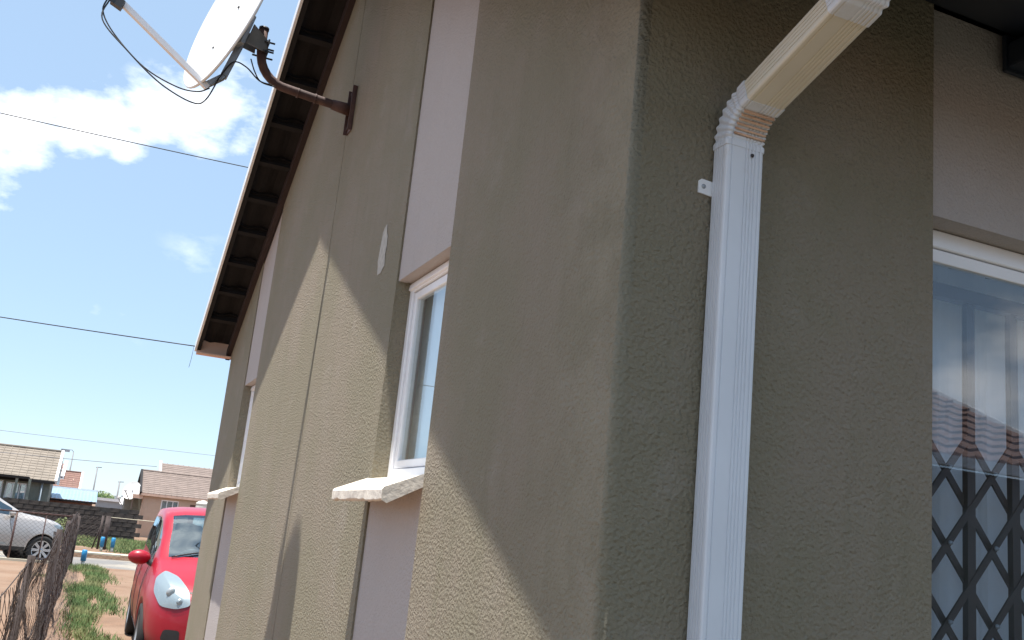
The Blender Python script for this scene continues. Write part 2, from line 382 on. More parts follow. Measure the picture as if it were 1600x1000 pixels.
# near corner, L shaped in plan with a softly rounded arris
p = [(0, W1[0])]+list(arc(.018, YN+.018, .018, 180, 270, 6))+[(.755, YN), (.755, YN+T), (T, YN+T), (T, W1[0])]
column(p, -.1, lambda y: 2.80 if y < YN+T+.001 else Lz(y), smooth_idx=range(1, 7))
def rect(y0, y1, x0=0., x1=T): return [(x0, y0), (x1, y0), (x1, y1), (x0, y1)]
column(rect(W1[1], 4.31), -.1, Lz)
column([(0, 4.318), (T, 4.318), (T, YR), (T, W2[0]), (0, W2[0]), (0, YR)], -.1, Lz)
wl.box((.010, 4.309, -.1), (T, 4.319, Lz(4.31)))
p = [(0, W2[1]), (T, W2[1]), (T, YF-T), (XE, YF-T), (XE, YF), (0, YF)]
column(p, -.1, lambda y: Lz(min(y, YF-T)) if y > YF-T-.001 else Lz(y))
wl.box((2.55, YN, -.1), (XE, YN+T, 2.80)); wl.box((XE-T, YN+T, -.1), (XE, YF-T, 2.7))
wl.add([(XE-T, YN+T, 2.7), (XE-T, YF-T, 2.7), (XE-T, YR, 4.15)], [(0, 1, 2)])
bm = bmesh.new(); me = wl.mesh('wall', 'olive'); bm.from_mesh(me); bmesh.ops.recalc_face_normals(bm, faces=bm.faces); bm.to_mesh(me); bm.free()
wall = bpy.data.objects.new('wall', me); col.objects.link(wall); wall.parent = house; wall.matrix_parent_inverse = parent_inv(house)
# recessed painted bands above and below the windows, and over the glass door
RC = .007
def band(y0, y1, z0, zt):
    part(MB().add([(RC, y0, z0), (T, y0, z0), (T, y1, z0), (RC, y1, z0), (RC, y0, zt(y0)), (T, y0, zt(y0)), (T, y1, zt(y1)), (RC, y1, zt(y1))],
         [(0, 3, 2, 1), (4, 5, 6, 7), (0, 1, 5, 4), (1, 2, 6, 5), (2, 3, 7, 6), (3, 0, 4, 7)]), 'painted_band', 'lilac', house)
for (a, b) in (W1, W2):
    band(a+.0005, b-.0005, -.1, lambda y: 1.628); band(a+.0005, b-.0005, ZL, lambda y: Lz(y)-.001)
part(MB().box((.7555, YN+.014, 2.292), (2.5495, YN+T, 2.797)), 'painted_band', 'lilac', house)
part(MB().box((.7555, YN-.03, -.1), (2.5495, YN+T, .06)), 'doorstep', 'concrete', house, bevel=.008)
# a spot where the paint was knocked off, showing the white primer
pv = []; cy, cz = 3.325, 2.475
for i in range(18):
    a = 2*math.pi*i/18; r = 1+.3*noise.noise(Vector((math.cos(a)*2, math.sin(a)*2, 1)))+random.uniform(-.1, .1)
    pv.append((-.0015, cy+.040*math.cos(a)*r*(1.2-.5*math.sin(a)), cz+.098*math.sin(a)*r))
part(MB().add(pv, [tuple(reversed(range(18)))]), 'paint_patch', 'primer', house)
# sills
def sill(y0, y1):
    n = 26; pr = [(.10, 1.655), (-.002, 1.651), (-.106, 1.606), (-.110, 1.600), (-.109, 1.574), (-.095, 1.570), (-.002, 1.618), (.10, 1.63)]
    v = []; f = []
    for i in range(n+1):
        y = y0+(y1-y0)*i/n
        for k, (x, z) in enumerate(pr):
            j = .004*noise.noise(Vector((x*30, y*24, k))) if k in (4, 5, 6) else .0015*noise.noise(Vector((x*30, y*24, k)))
            ye = 0
            if i == 0 and k in (4, 5, 6): ye = .006*noise.noise(Vector((k*3., 1, 1)))
            v.append((x+j*.6, y+ye, z+j*(1.6 if k in (4, 5, 6) else 1)))
    m_ = len(pr)
    for i in range(n):
        for k in range(m_): a = i*m_+k; b = i*m_+(k+1) % m_; f.append((a, b, b+m_, a+m_))
    f += [tuple(range(m_)), tuple(n*m_+k for k in reversed(range(m_)))]
    o = part(MB().add(v, f), 'window_sill', 'sillplaster', house, bevel=.002, seg=1)
    return o
sill(W1[0]-.002, W1[1]+.03); sill(W2[0]-.002, W2[1]+.03)
# gable windows: white steel frame, opening casement, pane
def gwindow(y0, y1):
    fr = MB(); xo = .052
    fw = .032
    fr.box((xo, y0, ZS+.015), (xo+.045, y0+fw, ZL)).box((xo, y1-fw, ZS+.015), (xo+.045, y1, ZL))
    fr.box((xo, y0+fw, ZL-.034), (xo+.045, y1-fw, ZL)).box((xo, y0+fw, ZS+.015), (xo+.045, y1-fw, ZS+.045))
    f = part(fr, 'window', 'white_frame', house, bevel=.003)
    ca = MB(); a, b, z0, z1 = y0+.034, y1-.034, ZS+.048, ZL-.037; cw = .026; x1 = xo+.008; x2 = xo+.034
    ca.box((x1, a, z0), (x2, a+cw, z1)).box((x1, b-cw, z0), (x2, b, z1)).box((x1, a+cw, z1-cw), (x2, b-cw, z1)).box((x1, a+cw, z0), (x2, b-cw, z0+cw))
    part(ca, 'casement', 'white_frame', f, bevel=.003)
    part(MB().box((xo+.016, a+cw, z0+cw), (xo+.021, b-cw, z1-cw)), 'pane', 'glass', f)
    # drip rail at the head
    part(MB().prism([(xo-.004, ZL-.006), (xo, ZL-.006), (xo, ZL-.03), (xo-.008, ZL-.026)], 1, y0+.004, y1-.004), 'drip_rail', 'white_frame', f, bevel=.002)
gwindow(*W1); gwindow(*W2)
# curtains behind them
def curtain(name, label, pts0, pts1, z0, z1, amp, waves, m, group=None, cat='curtain', n=90):
    v = []; f = []; a = Vector((*pts0, 0)); b = Vector((*pts1, 0)); d = (b-a); nrm = Vector((-d.y, d.x, 0)).normalized()
    for i in range(n+1):
        t = i/n; ph = t*waves*6.283+.8*math.sin(t*9); off = amp*(math.sin(ph)+.35*math.sin(2.3*ph+1))
        for k in range(5):
            s = k/4; q = a+d*t+nrm*off*(1-.25*s); v.append((q.x, q.y, z0+(z1-z0)*s))
    for i in range(n):
        for k in range(4): p_ = i*5+k; f.append((p_, p_+5, p_+6, p_+1))
    o = MB().add(v, f, True).build(name, m, None); o['label'] = label; o['category'] = cat
    if group: o['group'] = group
    return o
curtain('curtain', 'pale curtain hanging behind the glass of the nearer gable window', (.112, W1[1]-.004), (.17, W1[0]+.01), 1.66, 2.36, .004, 3, 'curtain')
part(MB().box((.0975, W1[1]-.003, 1.66), (.30, W1[1]-.0005, 2.305)), 'reveal_lining', 'curtain_mauve', house)
curtain('curtain', 'pale curtain in the small far gable window next to the house end', (.112, W2[1]-.004), (.17, W2[0]+.01), 1.66, 2.36, .004, 5, 'curtain')
# glass sliding door on the front
dr = MB(); DX0, DX1, DY = .7565, 2.5485, YN+.075; fz = 2.290
dr.box((DX0, DY, .062), (DX0+.045, DY+.05, fz)).box((DX1-.045, DY, .062), (DX1, DY+.05, fz)).box((DX0+.045, DY, fz-.042), (DX1-.045, DY+.05, fz)).box((DX0+.045, DY, .062), (DX1-.045, DY+.05, .105))
door = part(dr, 'sliding_door', 'white_frame', house, bevel=.004)
for (a, b, y) in ((DX0+.047, 1.66, DY+.006), (1.62, DX1-.047, DY+.028)):
    s = MB(); z0, z1 = .107, fz-.044; sw = .034
    s.box((a, y, z0), (a+sw, y+.018, z1)).box((b-sw, y, z0), (b, y+.018, z1)).box((a+sw, y, z1-.03), (b-sw, y+.018, z1)).box((a+sw, y, z0), (b-sw, y+.018, z0+.06))
    part(s, 'sash', 'white_frame', door, bevel=.002)
    part(MB().box((a+sw, y+.006, z0+.06), (b-sw, y+.011, z1-.03)), 'pane', 'door_glass', door)
curtain('curtain', 'white sheer curtain hanging in folds behind the glass sliding door', (.65, 1.93), (2.65, 1.93), .08, 2.36, .026, 14, 'curtain', n=260)
# expanding trellis gate inside the door
gt = thing('security_gate', 'dark brown folding trellis security gate standing behind the sliding door glass', 'security gate', (1.65, 1.78, .07))
gx0, gs = at(1515, 1000, 1.78).x-.151*1, .151
up_me = MB().box((-.013, -.008, 0), (.013, .008, 2.14)).mesh('upright', 'gate_brown')
def inst(me, name, parent, loc, rot=(0, 0, 0)):
    o = bpy.data.objects.new(name, me); col.objects.link(o); o.parent = parent; o.location = Vector(loc)-W(parent); o.rotation_euler = rot; return o
for i in range(12): inst(up_me, 'upright', gt, (gx0+i*gs, 1.78, .08))
GP = .181; L_ = math.hypot(gs, GP); dg = MB().box((-L_/2, -.003, -.0085), (L_/2, .003, .0085)).mesh('lattice_bar', 'gate_brown'); ang = math.atan2(GP, gs); rvm = MB().lathe([(.0001, -.007), (.0045, -.006), (.006, 0)], 8, Matrix.Rotation(R(90), 4, 'X')).mesh('rivet', 'galv')
zc = at(1540, 740, 1.78).z
for i in range(11):
    for k in range(0, 9):
        z = zc-k*GP+random.uniform(-.002, .002)
        inst(rvm, 'rivet', gt, (gx0+(i+.5)*gs, 1.768, z), (R(180), 0, 0))
        for sgn in (1, -1): inst(dg, 'lattice_bar', gt, (gx0+(i+.5)*gs, 1.78+sgn*.007, z), (0, sgn*ang, 0))
part(MB().box((gx0-.02, 1.765, 2.20), (gx0+11*gs+.02, 1.795, 2.235)), 'top_track', 'gate_brown', gt)
part(MB().box((gx0-.02, 1.765, .07), (gx0+11*gs+.02, 1.795, .085)), 'bottom_track', 'gate_brown', gt)
# floor and ceiling of the room
part(MB().box((T, YN+T, .0), (XE-T, YF-T, .062)), 'floor', 'interior', house)
part(MB().box((T+.002, YN+T+.002, 2.62), (XE-T-.002, YF-T-.002, 2.66)), 'ceiling', 'interior', house)
part(MB().box((T+.001, 3.4, .063), (XE-T-.001, 3.5, 2.62)), 'partition', 'interior', house)

# ---- roof: tiles, battens and verge of the gable overhang
OV = .245
def slope_frame(side):                   # origin at the ridge, direction running down the slope
    if side > 0: d = Vector((0, 1, -.5122)).normalized(); y0 = YR; 
    else: d = Vector((0, -1, -.475)).normalized(); y0 = YR
    up = Vector((0, d.z*-1*(1 if side > 0 else 1), 0))
    n = Vector((0, -d.z*side if side > 0 else d.z, abs(d.y))); n = Vector((0, (-d.z) if side > 0 else d.z, abs(d.y))).normalized()
    return d, n
def tile_mesh():
    nx = 12; Lt = .42; v = []; f = []
    for j, y in enumerate((0, Lt)):
        for i in range(nx+1):
            x = i/nx*.33; w_ = .012*math.cos(i/nx*4*math.pi)+.004
            v.append((x, y, w_)); v.append((x, y, w_+.014))
    s = 2*(nx+1)
    for i in range(nx):
        a = 2*i; f += [(a, a+s, a+s+2, a+2), (a+1, a+3, a+s+3, a+s+1), (a, a+2, a+3, a+1), (a+s, a+s+1, a+s+3, a+s+2)]
    f += [(0, 1, s+1, s), (2*nx, 2*nx+s, 2*nx+s+1, 2*nx+1)]
    o = len(v)
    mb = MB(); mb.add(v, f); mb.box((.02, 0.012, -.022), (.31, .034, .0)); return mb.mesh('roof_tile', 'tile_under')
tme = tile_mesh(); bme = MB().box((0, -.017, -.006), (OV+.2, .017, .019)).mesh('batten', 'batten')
for side in (1, -1):
    d, n = slope_frame(side); Ls = (YF+.10-YR)/abs(d.y) if side > 0 else (YR-(YN-.38))/abs(d.y)
    o0 = Vector((0, YR, 4.20))
    k = 0
    rot = Matrix((Vector((1, 0, 0))*side, d, n)).transposed() if False else None
    while True:
        s = Ls-.42-k*.32
        if s < -.3: break
        # tile local x -> world x, local y -> down slope, z -> normal
        ex = Vector((1, 0, 0)) if side > 0 else Vector((1, 0, 0)); ey = d; ez = n
        tilt = .055
        ey2 = (ey*math.cos(tilt)+ez*math.sin(tilt)); ez2 = (ez*math.cos(tilt)-ey*math.sin(tilt))
        p_ = o0+d*s+n*.050+Vector((-OV+.004, 0, 0))
        s2 = max(s, .0)
        mtx = Matrix((ex, ey2, ez2)).transposed().to_4x4(); mtx.translation = p_
        o = bpy.data.objects.new('roof_tile', tme); col.objects.link(o); o.parent = house; o.matrix_parent_inverse = parent_inv(house)
        if side < 0: mtx = Matrix((-ex, ey2, ez2)).transposed().to_4x4(); mtx.translation = p_+Vector((.33, 0, 0))
        loc, rq, sc = mtx.decompose(); o.location = loc; o.rotation_euler = rq.to_euler(); o.scale = sc
        b = bpy.data.objects.new('batten', bme); col.objects.link(b); b.parent = house; b.matrix_parent_inverse = parent_inv(house)
        mt = Matrix((ex if side > 0 else -ex, ey, ez)).transposed().to_4x4(); mt.translation = o0+d*(s+.03)+n*.020+Vector((-OV+.02 if side > 0 else .22, 0, 0)); loc, rq, sc = mt.decompose(); b.location = loc; b.rotation_euler = rq.to_euler()
        k += 1
    a = o0; b = o0+d*Ls
    # white verge cap, dark inner face, maroon trim along the wall
    part(MB().bar(a+n*.032+Vector((-OV-.007, 0, 0)), b+n*.032+Vector((-OV-.007, 0, 0)), .014, .07, up=n), 'verge_board', 'white_paint', house)
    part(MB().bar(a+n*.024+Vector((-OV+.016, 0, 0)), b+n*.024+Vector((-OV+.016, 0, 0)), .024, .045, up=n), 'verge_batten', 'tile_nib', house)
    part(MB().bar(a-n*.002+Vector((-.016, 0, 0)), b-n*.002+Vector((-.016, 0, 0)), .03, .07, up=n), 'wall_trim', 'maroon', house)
    # the rest of the roof, stepped courses
    st = MB(); v = []; kk = int(Ls/.32)+1
    for i in range(kk):
        s0 = max(0, Ls-(i+1)*.32); s1 = Ls-i*.32
        v0 = o0+d*s0+n*.085; v1 = o0+d*s1+n*.107; v2 = o0+d*s1+n*.085
        st.add([(.0, v0.y, v0.z), (XE+.25, v0.y, v0.z), (XE+.25, v1.y, v1.z), (.0, v1.y, v1.z), (XE+.25, v2.y, v2.z), (.0, v2.y, v2.z)], [(0, 1, 2, 3), (3, 2, 4, 5)])
    v0, v1 = o0+n*.06, o0+d*Ls+n*.06
    st.add([(.09, v0.y, v0.z), (XE+.25, v0.y, v0.z), (XE+.25, v1.y, v1.z), (.09, v1.y, v1.z)], [(3, 2, 1, 0)])
    part(st, 'roof_covering', 'roof_top', house, kind='stuff')
part(MB().tube([(-OV, YR, 4.29), (XE+.25, YR, 4.29)], .09, 12), 'ridge', 'roof_top', house)
part(MB().box((-OV, YF+.085, Lz(YF)-.075), (XE+.2, YF+.10, Lz(YF)+.035)), 'fascia_board', 'peach', house)
part(MB().box((-OV, YF+.0, Lz(YF)-.075), (-.002, YF+.085, Lz(YF)-.065)), 'soffit_board', 'peach', house)
EY = YN-.38; EZ = 2.64
part(MB().prism([(YR, 4.215), (EY, EZ+.02), (EY, EZ-.12), (YN, 2.645), (YR, 4.19)], 0, -OV-.016, -OV-.001), 'shadow_board', 'white_paint', house)  # added out of view; its tapered lower edge shapes the shadow on the gable
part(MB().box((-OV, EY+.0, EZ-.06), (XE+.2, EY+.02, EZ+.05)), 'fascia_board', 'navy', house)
rf = MB()
for i in range(14):
    x = .02+i*.62
    rf.bar((x, YN+.3, 2.80+.475*.3+.02), (x, EY+.03, EZ+.015), .038, .09)
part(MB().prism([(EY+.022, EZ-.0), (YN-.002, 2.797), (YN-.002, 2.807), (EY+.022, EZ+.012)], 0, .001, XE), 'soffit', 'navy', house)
part(rf, 'rafter', 'batten', house) if False else None
gu = MB(); gp = [(EY-.002, EZ+.03), (EY-.002, EZ-.075), (EY-.06, EZ-.08), (EY-.085, EZ-.045), (EY-.10, EZ+.03), (EY-.095, EZ+.03), (EY-.08, EZ-.04), (EY-.058, EZ-.074), (EY-.008, EZ-.07), (EY-.008, EZ+.03)]
gutter = part(gu.prism(gp, 0, -OV, XE+.2), 'gutter', 'white_paint', house)
# small dark box under the eave above the door
bx = thing('eave_box', 'dark box fitted under the eave above the sliding door', 'light', (1.12, YN, 2.80))
part(MB().box((.977, YN-.075, 2.700), (1.26, YN-.001, 2.765)), 'housing', 'navy', bx, bevel=.006)
part(MB().box((.97, YN-.012, 2.69), (1.267, YN-.0005, 2.785)), 'back_plate', 'navy', bx, bevel=.002)

# ---- downpipe
PX0, PX1, PD = .175, .261, .048
def prof(sc=1.0, xs_=0.0):
    w2 = (PX1-PX0)/2*sc; h2 = PD/2*sc; r = .006; pts = []
    def edge(p0, p1, nrm, grooves):
        (ax, ay), (bx_, by_) = p0, p1; out = [p0]
        for g0 in grooves:
            for dt, dep in ((-.028, 0), (-.012, .0022), (.012, .0022), (.028, 0)):
                t = g0+dt; out.append((ax+(bx_-ax)*t-nrm[0]*dep, ay+(by_-ay)*t-nrm[1]*dep))
        return out
    # a: x, b: outward (front)
    P = []
    P += edge((-w2, h2-r), (-w2, -h2+r), (-1, 0), (.2, .42, .64, .84)) + arc(-w2+r, -h2+r, r, 180, 270, 3)[1:]
    P += edge((-w2+r, -h2), (w2-r, -h2), (0, -1), (.2, .5, .8)) + arc(w2-r, -h2+r, r, 270, 360, 3)[1:]
    P += edge((w2, -h2+r), (w2, h2-r), (1, 0), (.3, .5, .7)) + arc(w2-r, h2-r, r, 0, 90, 3)[1:]
    P += edge((w2-r, h2), (-w2+r, h2), (0, 1), (.07, .2, .30, .40, .50, .94)) + arc(-w2+r, h2-r, r, 90, 180, 3)[1:]
    return P
XC = (PX0+PX1)/2
def sweep(name, path, m, parent, scales=None, caps=(True, True), **k):
    v = []; f = []; n = None
    for i, (y, z, ty, tz) in enumerate(path):
        pr = prof(scales[i] if scales else 1.0); n = len(pr)
        for (a, b) in pr: v.append((XC+a, y-tz*b, z+ty*b))
    for i in range(len(path)-1):
        for q in range(n): a = i*n+q; b = i*n+(q+1) % n; f.append((a, b, b+n, a+n))
    if caps[0]: f.append(tuple(reversed(range(n))))
    if caps[1]: f.append(tuple((len(path)-1)*n+q for q in range(n)))
    bm = bmesh.new(); me = MB().add(v, f).mesh(name, m); bm.from_mesh(me); bmesh.ops.recalc_face_normals(bm, faces=bm.faces); bm.to_mesh(me); bm.free()
    o = bpy.data.objects.new(name, me); col.objects.link(o); o.parent = parent; o.matrix_parent_inverse = parent_inv(parent); return o
PY = YN-.004-PD/2; SL = R(18)
dp = sweep('downpipe', [(PY, .12, 0, 1), (PY, 2.295, 0, 1)], 'pipe_white', house)
# lower elbow turns from vertical to 18 degrees above level
ys_, zs_ = PY, 2.294; rc = PD/2+.055; path = []; sc = []
tot = math.pi/2-SL; nn = 70
path.append((PY, 2.284, 0, 1)); sc.append(1.05)
for i in range(nn+1):
    a = tot*i/nn; y = PY-rc*(1-math.cos(a)); z = zs_+rc*math.sin(a); path.append((y, z, -math.sin(a), math.cos(a)))
    cr = .5-.5*math.cos(i/nn*2*math.pi*7); sc.append(1.05-.085*cr)
ey_, ez_ = path[-1][0], path[-1][1]; dy, dz = -math.cos(SL), math.sin(SL)
path.append((ey_+dy*.02, ez_+dz*.02, dy, dz)); sc.append(1.05)
e1 = sweep('elbow', path, 'pipe_white', dp, sc)
# stained crimps on the inside of the bend
for i in range(6):
    a = tot*(.215+i*.1428*.96); cy_, cz_ = PY-rc, zs_; rr = .0535
    y = cy_+rr*math.cos(a); z = cz_+rr*math.sin(a)
    part(MB().bar((PX0+.012, y, z), (PX1-.004, y, z), .0035, .005, up=(0, math.cos(a), math.sin(a))), 'crimp_rib', 'pipe_stain', dp)
ln = (ey_-1.175)/math.cos(SL)
p2 = (ey_+dy*ln, ez_+dz*ln)
sweep('upper_pipe', [(ey_, ez_, dy, dz), (p2[0], p2[1], dy, dz)], 'pipe_cream', dp)
path = [(p2[0]-dy*.03, p2[1]-dz*.03, dy, dz)]; sc = [1.05]
for i in range(nn+1):
    a = tot*i/nn; b = math.pi/2-SL-a    # turn back to vertical; centre above the pipe
    cy_, cz_ = p2[0]+math.sin(SL)*rc, p2[1]+math.cos(SL)*rc
    ang_ = -math.pi/2-SL-a+0*b
    # position on circle round (cy_,cz_), starting straight below along the pipe normal
    ny, nz_ = -math.sin(SL+a), -math.cos(SL+a)
    y = cy_+rc*ny; z = cz_+rc*nz_
    path.append((y, z, -math.cos(SL+a), math.sin(SL+a))); cr = .5-.5*math.cos(i/nn*2*math.pi*7); sc.append(1.05-.085*cr)
path.append((path[-1][0], EZ-.07, 0, 1)); sc.append(1.05)
sweep('elbow', path, 'pipe_white', dp, sc)
# wall bracket with its screw
bp = at(1090, 292, YN-.003); 
br = part(MB().prism([(.147, 2.192), (.147, 2.216), (.153, 2.221), (.181, 2.219), (.181, 2.189)], 1, YN-.004, YN-.0005), 'pipe_bracket', 'white_paint', dp)
part(MB().box((.171, YN-.06, 2.192), (.1745, YN-.002, 2.216)), 'strap', 'white_paint', br) if False else None
part(MB().lathe([(.0001, .003), (.0035, .003), (.005, 0), (.005, -.002)], 12, Matrix.Translation((.158, YN-.004, 2.206)) @ Matrix.Rotation(R(90), 4, 'X')), 'screw', 'galv', dp)
part(MB().lathe([(.0001, .002), (.003, .002), (.004, 0)], 10, Matrix.Translation((.232, YN-.004-PD-.002, 2.272)) @ Matrix.Rotation(R(90), 4, 'X')), 'rivet', 'darkmetal', dp)

# ------------------------------------------------------------------ satellite dish on its wall arm
sat = thing('satellite_dish', 'white satellite dish on a rusty curved pipe bracket bolted under the gable', 'satellite dish', (0, 4.23, 3.37))
AY = 4.24
arm = [(-.004, AY, 3.372), (-.06, AY, 3.375), (-.20, AY, 3.385), (-.31, AY, 3.395)]
for i in range(1, 8):
    a = R(i*11.5); arm.append((-.31-.13*math.sin(a)*1.05, AY, 3.395+.14*(1-math.cos(a))))
arm += [(-.452, AY, 3.56), (-.453, AY, 3.645)]
armo = part(MB().tube(arm, .0205, 14), 'wall_arm', 'rust', sat)
part(MB().tube([(-.012, AY, 3.372), (-.10, AY, 3.377)], [.030, .024], 14), 'arm_sleeve', 'rust', armo)
part(MB().tube([(-.175, AY, 3.383), (-.183, AY, 3.3835)], .0235, 14), 'weld_collar', 'rust', armo)
part(MB().tube([(-.255, AY, 3.388), (-.263, AY, 3.3885)], .0235, 14), 'weld_collar', 'rust', armo)
part(MB().tube([(-.453, AY, 3.643), (-.453, AY, 3.655)], .023, 14), 'end_cap', 'darkmetal', armo)
pl_ = MB().box((-.006, AY-.042, 3.262), (-.001, AY+.042, 3.482)); pl = part(pl_, 'wall_plate', 'rust', sat, bevel=.001)
for s in (-1, 1):
    part(MB().box((-.022, AY+s*.040-.0025, 3.262), (-.006, AY+s*.040+.0025, 3.482)), 'plate_flange', 'rust', pl)
    for z in (3.285, 3.46): part(MB().lathe([(.0001, .008), (.007, .008), (.007, 0)], 6, Matrix.Translation((-.006, AY+s*.022, z)) @ Matrix.Rotation(R(-90), 4, 'Y'), smooth=False), 'bolt', 'rust', pl)
dish_lo, dish_hi = at(307, 131, 4.10), at(414, -98, 4.14)
DC = (dish_lo+dish_hi)/2; dn_ = Vector((-.92, -.31, .23)).normalized(); du_ = (dish_hi-dish_lo).normalized(); dn_ = (dn_-du_*dn_.dot(du_)).normalized(); dr_ = du_.cross(dn_)
RU, RW, DEP = (dish_hi-dish_lo).length/2, .34, .07
v = []; f = []; nr, na = 10, 48
for side in (0, 1):
    for i in range(nr+1):
        t = i/nr
        for k in range(na):
            a = 2*math.pi*k/na; q = DC+du_*(RU*t*math.sin(a))+dr_*(RW*t*math.cos(a))+dn_*(DEP*t*t-DEP+.0)-dn_*(.004*side)
            if i == nr: q = q-dn_*.0 + (du_*math.sin(a)+dr_*math.cos(a))*.0
            v.append(q)
S = (nr+1)*na
for i in range(nr):
    for k in range(na):
        a = i*na+k; b = i*na+(k+1) % na; f.append((a, b, b+na, a+na)); f.append((S+a, S+a+na, S+b+na, S+b))
dshm = MB().add(v, f, True)
rim = [DC+du_*(RU*math.sin(2*math.pi*k/na))+dr_*(RW*math.cos(2*math.pi*k/na))-dn_*.006 for k in range(na+1)]
dshm.tube(rim, .0065, 8, caps=False)
dish = part(dshm, 'dish', 'dish_white', sat)
for (u_, w_) in ((.08, -.13), (-.10, -.19), (.08, .13), (-.1, .19)):
    q = DC+du_*u_*1.2+dr_*w_*.9; t2 = (u_*1.2/RU)**2+(w_*.9/RW)**2; q = q+dn_*(DEP*t2-DEP+.001)
    part(MB().tube([q, q+dn_*.004], .006, 8), 'bolt_head', 'darkmetal', dish)
bk = DC-dn_*(DEP+.005)-du_*.07
# bracket box between dish back and mast
mast = Vector((-.453, AY, 3.56))
bo = MB(); dir_ = (mast-bk); 
bo.obox(bk-dn_*.012, dr_*.055, du_*.075, dn_*.010); part(bo, 'back_plate', 'galv', sat, bevel=.003)
for s in (-1, 1):
    c0 = bk-dn_*.02+du_*0; c1 = mast
    side_ = Vector((0, 0, 1)).cross((c1-c0).normalized()).normalized()
    q = MB(); a0 = c0+side_*s*.028; a1 = c1+side_*s*.028
    q.add([a0+du_*.05, a0-du_*.05, a1-Vector((0, 0, .03)), a1+Vector((0, 0, .03)), a0+du_*.05+side_*s*.004, a0-du_*.05+side_*s*.004, a1-Vector((0, 0, .03))+side_*s*.004, a1+Vector((0, 0, .03))+side_*s*.004],
          [(0, 1, 2, 3), (7, 6, 5, 4), (0, 4, 5, 1), (1, 5, 6, 2), (2, 6, 7, 3), (3, 7, 4, 0)])
    part(q, 'side_plate', 'galv', sat)
for z in (3.57, 3.615):
    cl = MB(); cl.tube([mast+Vector((-.03, -.035, z-3.60)), mast+Vector((.055, -.035, z-3.60))], .0045, 8); cl.tube([mast+Vector((-.03, .035, z-3.60)), mast+Vector((.062, .035, z-3.60))], .0045, 8)
    cl.obox(mast+Vector((.027, 0, z-3.60)), (.004, 0, 0), (0, .045, 0), (0, 0, .011))
    part(cl, 'clamp', 'darkmetal', sat)
# feed arm: grey back bar, elbow below the dish, long white tube to the LNB
elb = at(320, 134, 4.08); bt = bk-dn_*.025-du_*.05; feed = at(158, -28, 4.0)
q1_, q2_ = at(349, 120, 4.14), at(380, 62, 4.17)
bb = MB(); bb.bar(elb, q1_, .024, .026, up=Vector((0, 1, 0))); bb.bar(q1_, q2_, .030, .034, up=Vector((0, 1, 0))); part(bb, 'back_bar', 'galv', sat, bevel=.002)
part(MB().bar(elb+Vector((.012, 0, -.006)), feed, .022, .026, up=Vector((0, 1, 0))), 'feed_arm', 'white_frame', sat)
fd = (DC-feed).normalized()
lnb = part(MB().tube([feed-fd*.05, feed-fd*.005, feed+fd*.01, feed+fd*.06], [.022, .022, .03, .034], 16), 'lnb', 'dish_white', sat)
part(MB().tube([feed+fd*.06, feed+fd*.066], .035, 16), 'lnb_cap', 'white_paint', lnb)
part(MB().obox(at(184, 4, 4.0), (.022, 0, -.01), (0, .016, 0), (.006, 0, .018)), 'arm_clip', 'black_plastic', sat)
def bez(pts, n=24):
    out = []; P = [Vector(p) for p in pts]; P = [P[0]*2-P[1]]+P+[P[-1]*2-P[-2]]
    for i in range(1, len(P)-2):
        for k in range(n): t = k/n; a, b, c, d = P[i-1:i+3]; out.append(.5*((2*b)+(c-a)*t+(2*a-5*b+4*c-d)*t*t+(3*b-a-3*c+d)*t**3))
    out.append(P[-2]); return out
part(MB().tube(bez([at(x, y, Yk) for x, y, Yk in ((170, -6, 4.0), (161, 18, 3.99), (180, 55, 3.98), (225, 105, 3.98), (275, 135, 3.99), (308, 143, 4.02), (327, 138, 4.06))], 8), .0032, 6), 'cable', 'cable', sat)
part(MB().tube(bez([at(x, y, Yk) for x, y, Yk in ((173, -4, 4.0), (160, 30, 3.98), (200, 80, 3.96), (250, 130, 3.97), (300, 160, 4.0), (322, 155, 4.04), (345, 118, 4.08), (365, 97, 4.12), (385, 105, 4.16), (405, 126, 4.2), (425, 133, AY-.03))], 8), .0032, 6), 'cable', 'cable', sat)
part(MB().tube(bez([at(x, y, Yk) for x, y, Yk in ((392, 92, 4.2), (398, 112, 4.2), (408, 128, 4.21), (430, 136, AY-.028))], 8), .003, 6), 'cable', 'cable', sat)

# ------------------------------------------------------------------ power lines
def line(name, label, a, b, ext0, ext1, r, sag=.0, m='cable'):
    a, b = Vector(a), Vector(b); d = b-a; p0 = a-d*ext0; p1 = b+d*ext1; pts = []
    for i in range(41):
        t = i/40; q = p0.lerp(p1, t); q.z -= sag*4*t*(1-t); pts.append(q)
    o = MB().tube(pts, r, 6).build(name, m, None); o['label'] = label; o['category'] = 'power line'; return o
line('power_line', 'black overhead cable crossing the white cloud under the satellite dish', at(0, 145, 12), at(392, 242, 12.5), 4, 1.5, .006, .25)
line('power_line', 'black service cable running to the low end of the gable verge', at(0, 488, 9), at(306, 541, 7.62), 4, 0, .0045, .06)
line('power_line', 'thin faint cable high above the far rooftops', at(0, 655, 30), at(340, 697, 31), 3, 3, .007, .3, 'pole')
line('power_line', 'thin cable reaching the ridge of the pink-tan house', at(100, 710, 40), at(245, 729, 43), 6, .0, .012, .3, 'pole')
part(MB().tube([at(303, 541, 7.5), at(299, 560, 7.5), at(295, 574, 7.5)], .0015, 5), 'loose_wire', 'cable', house)

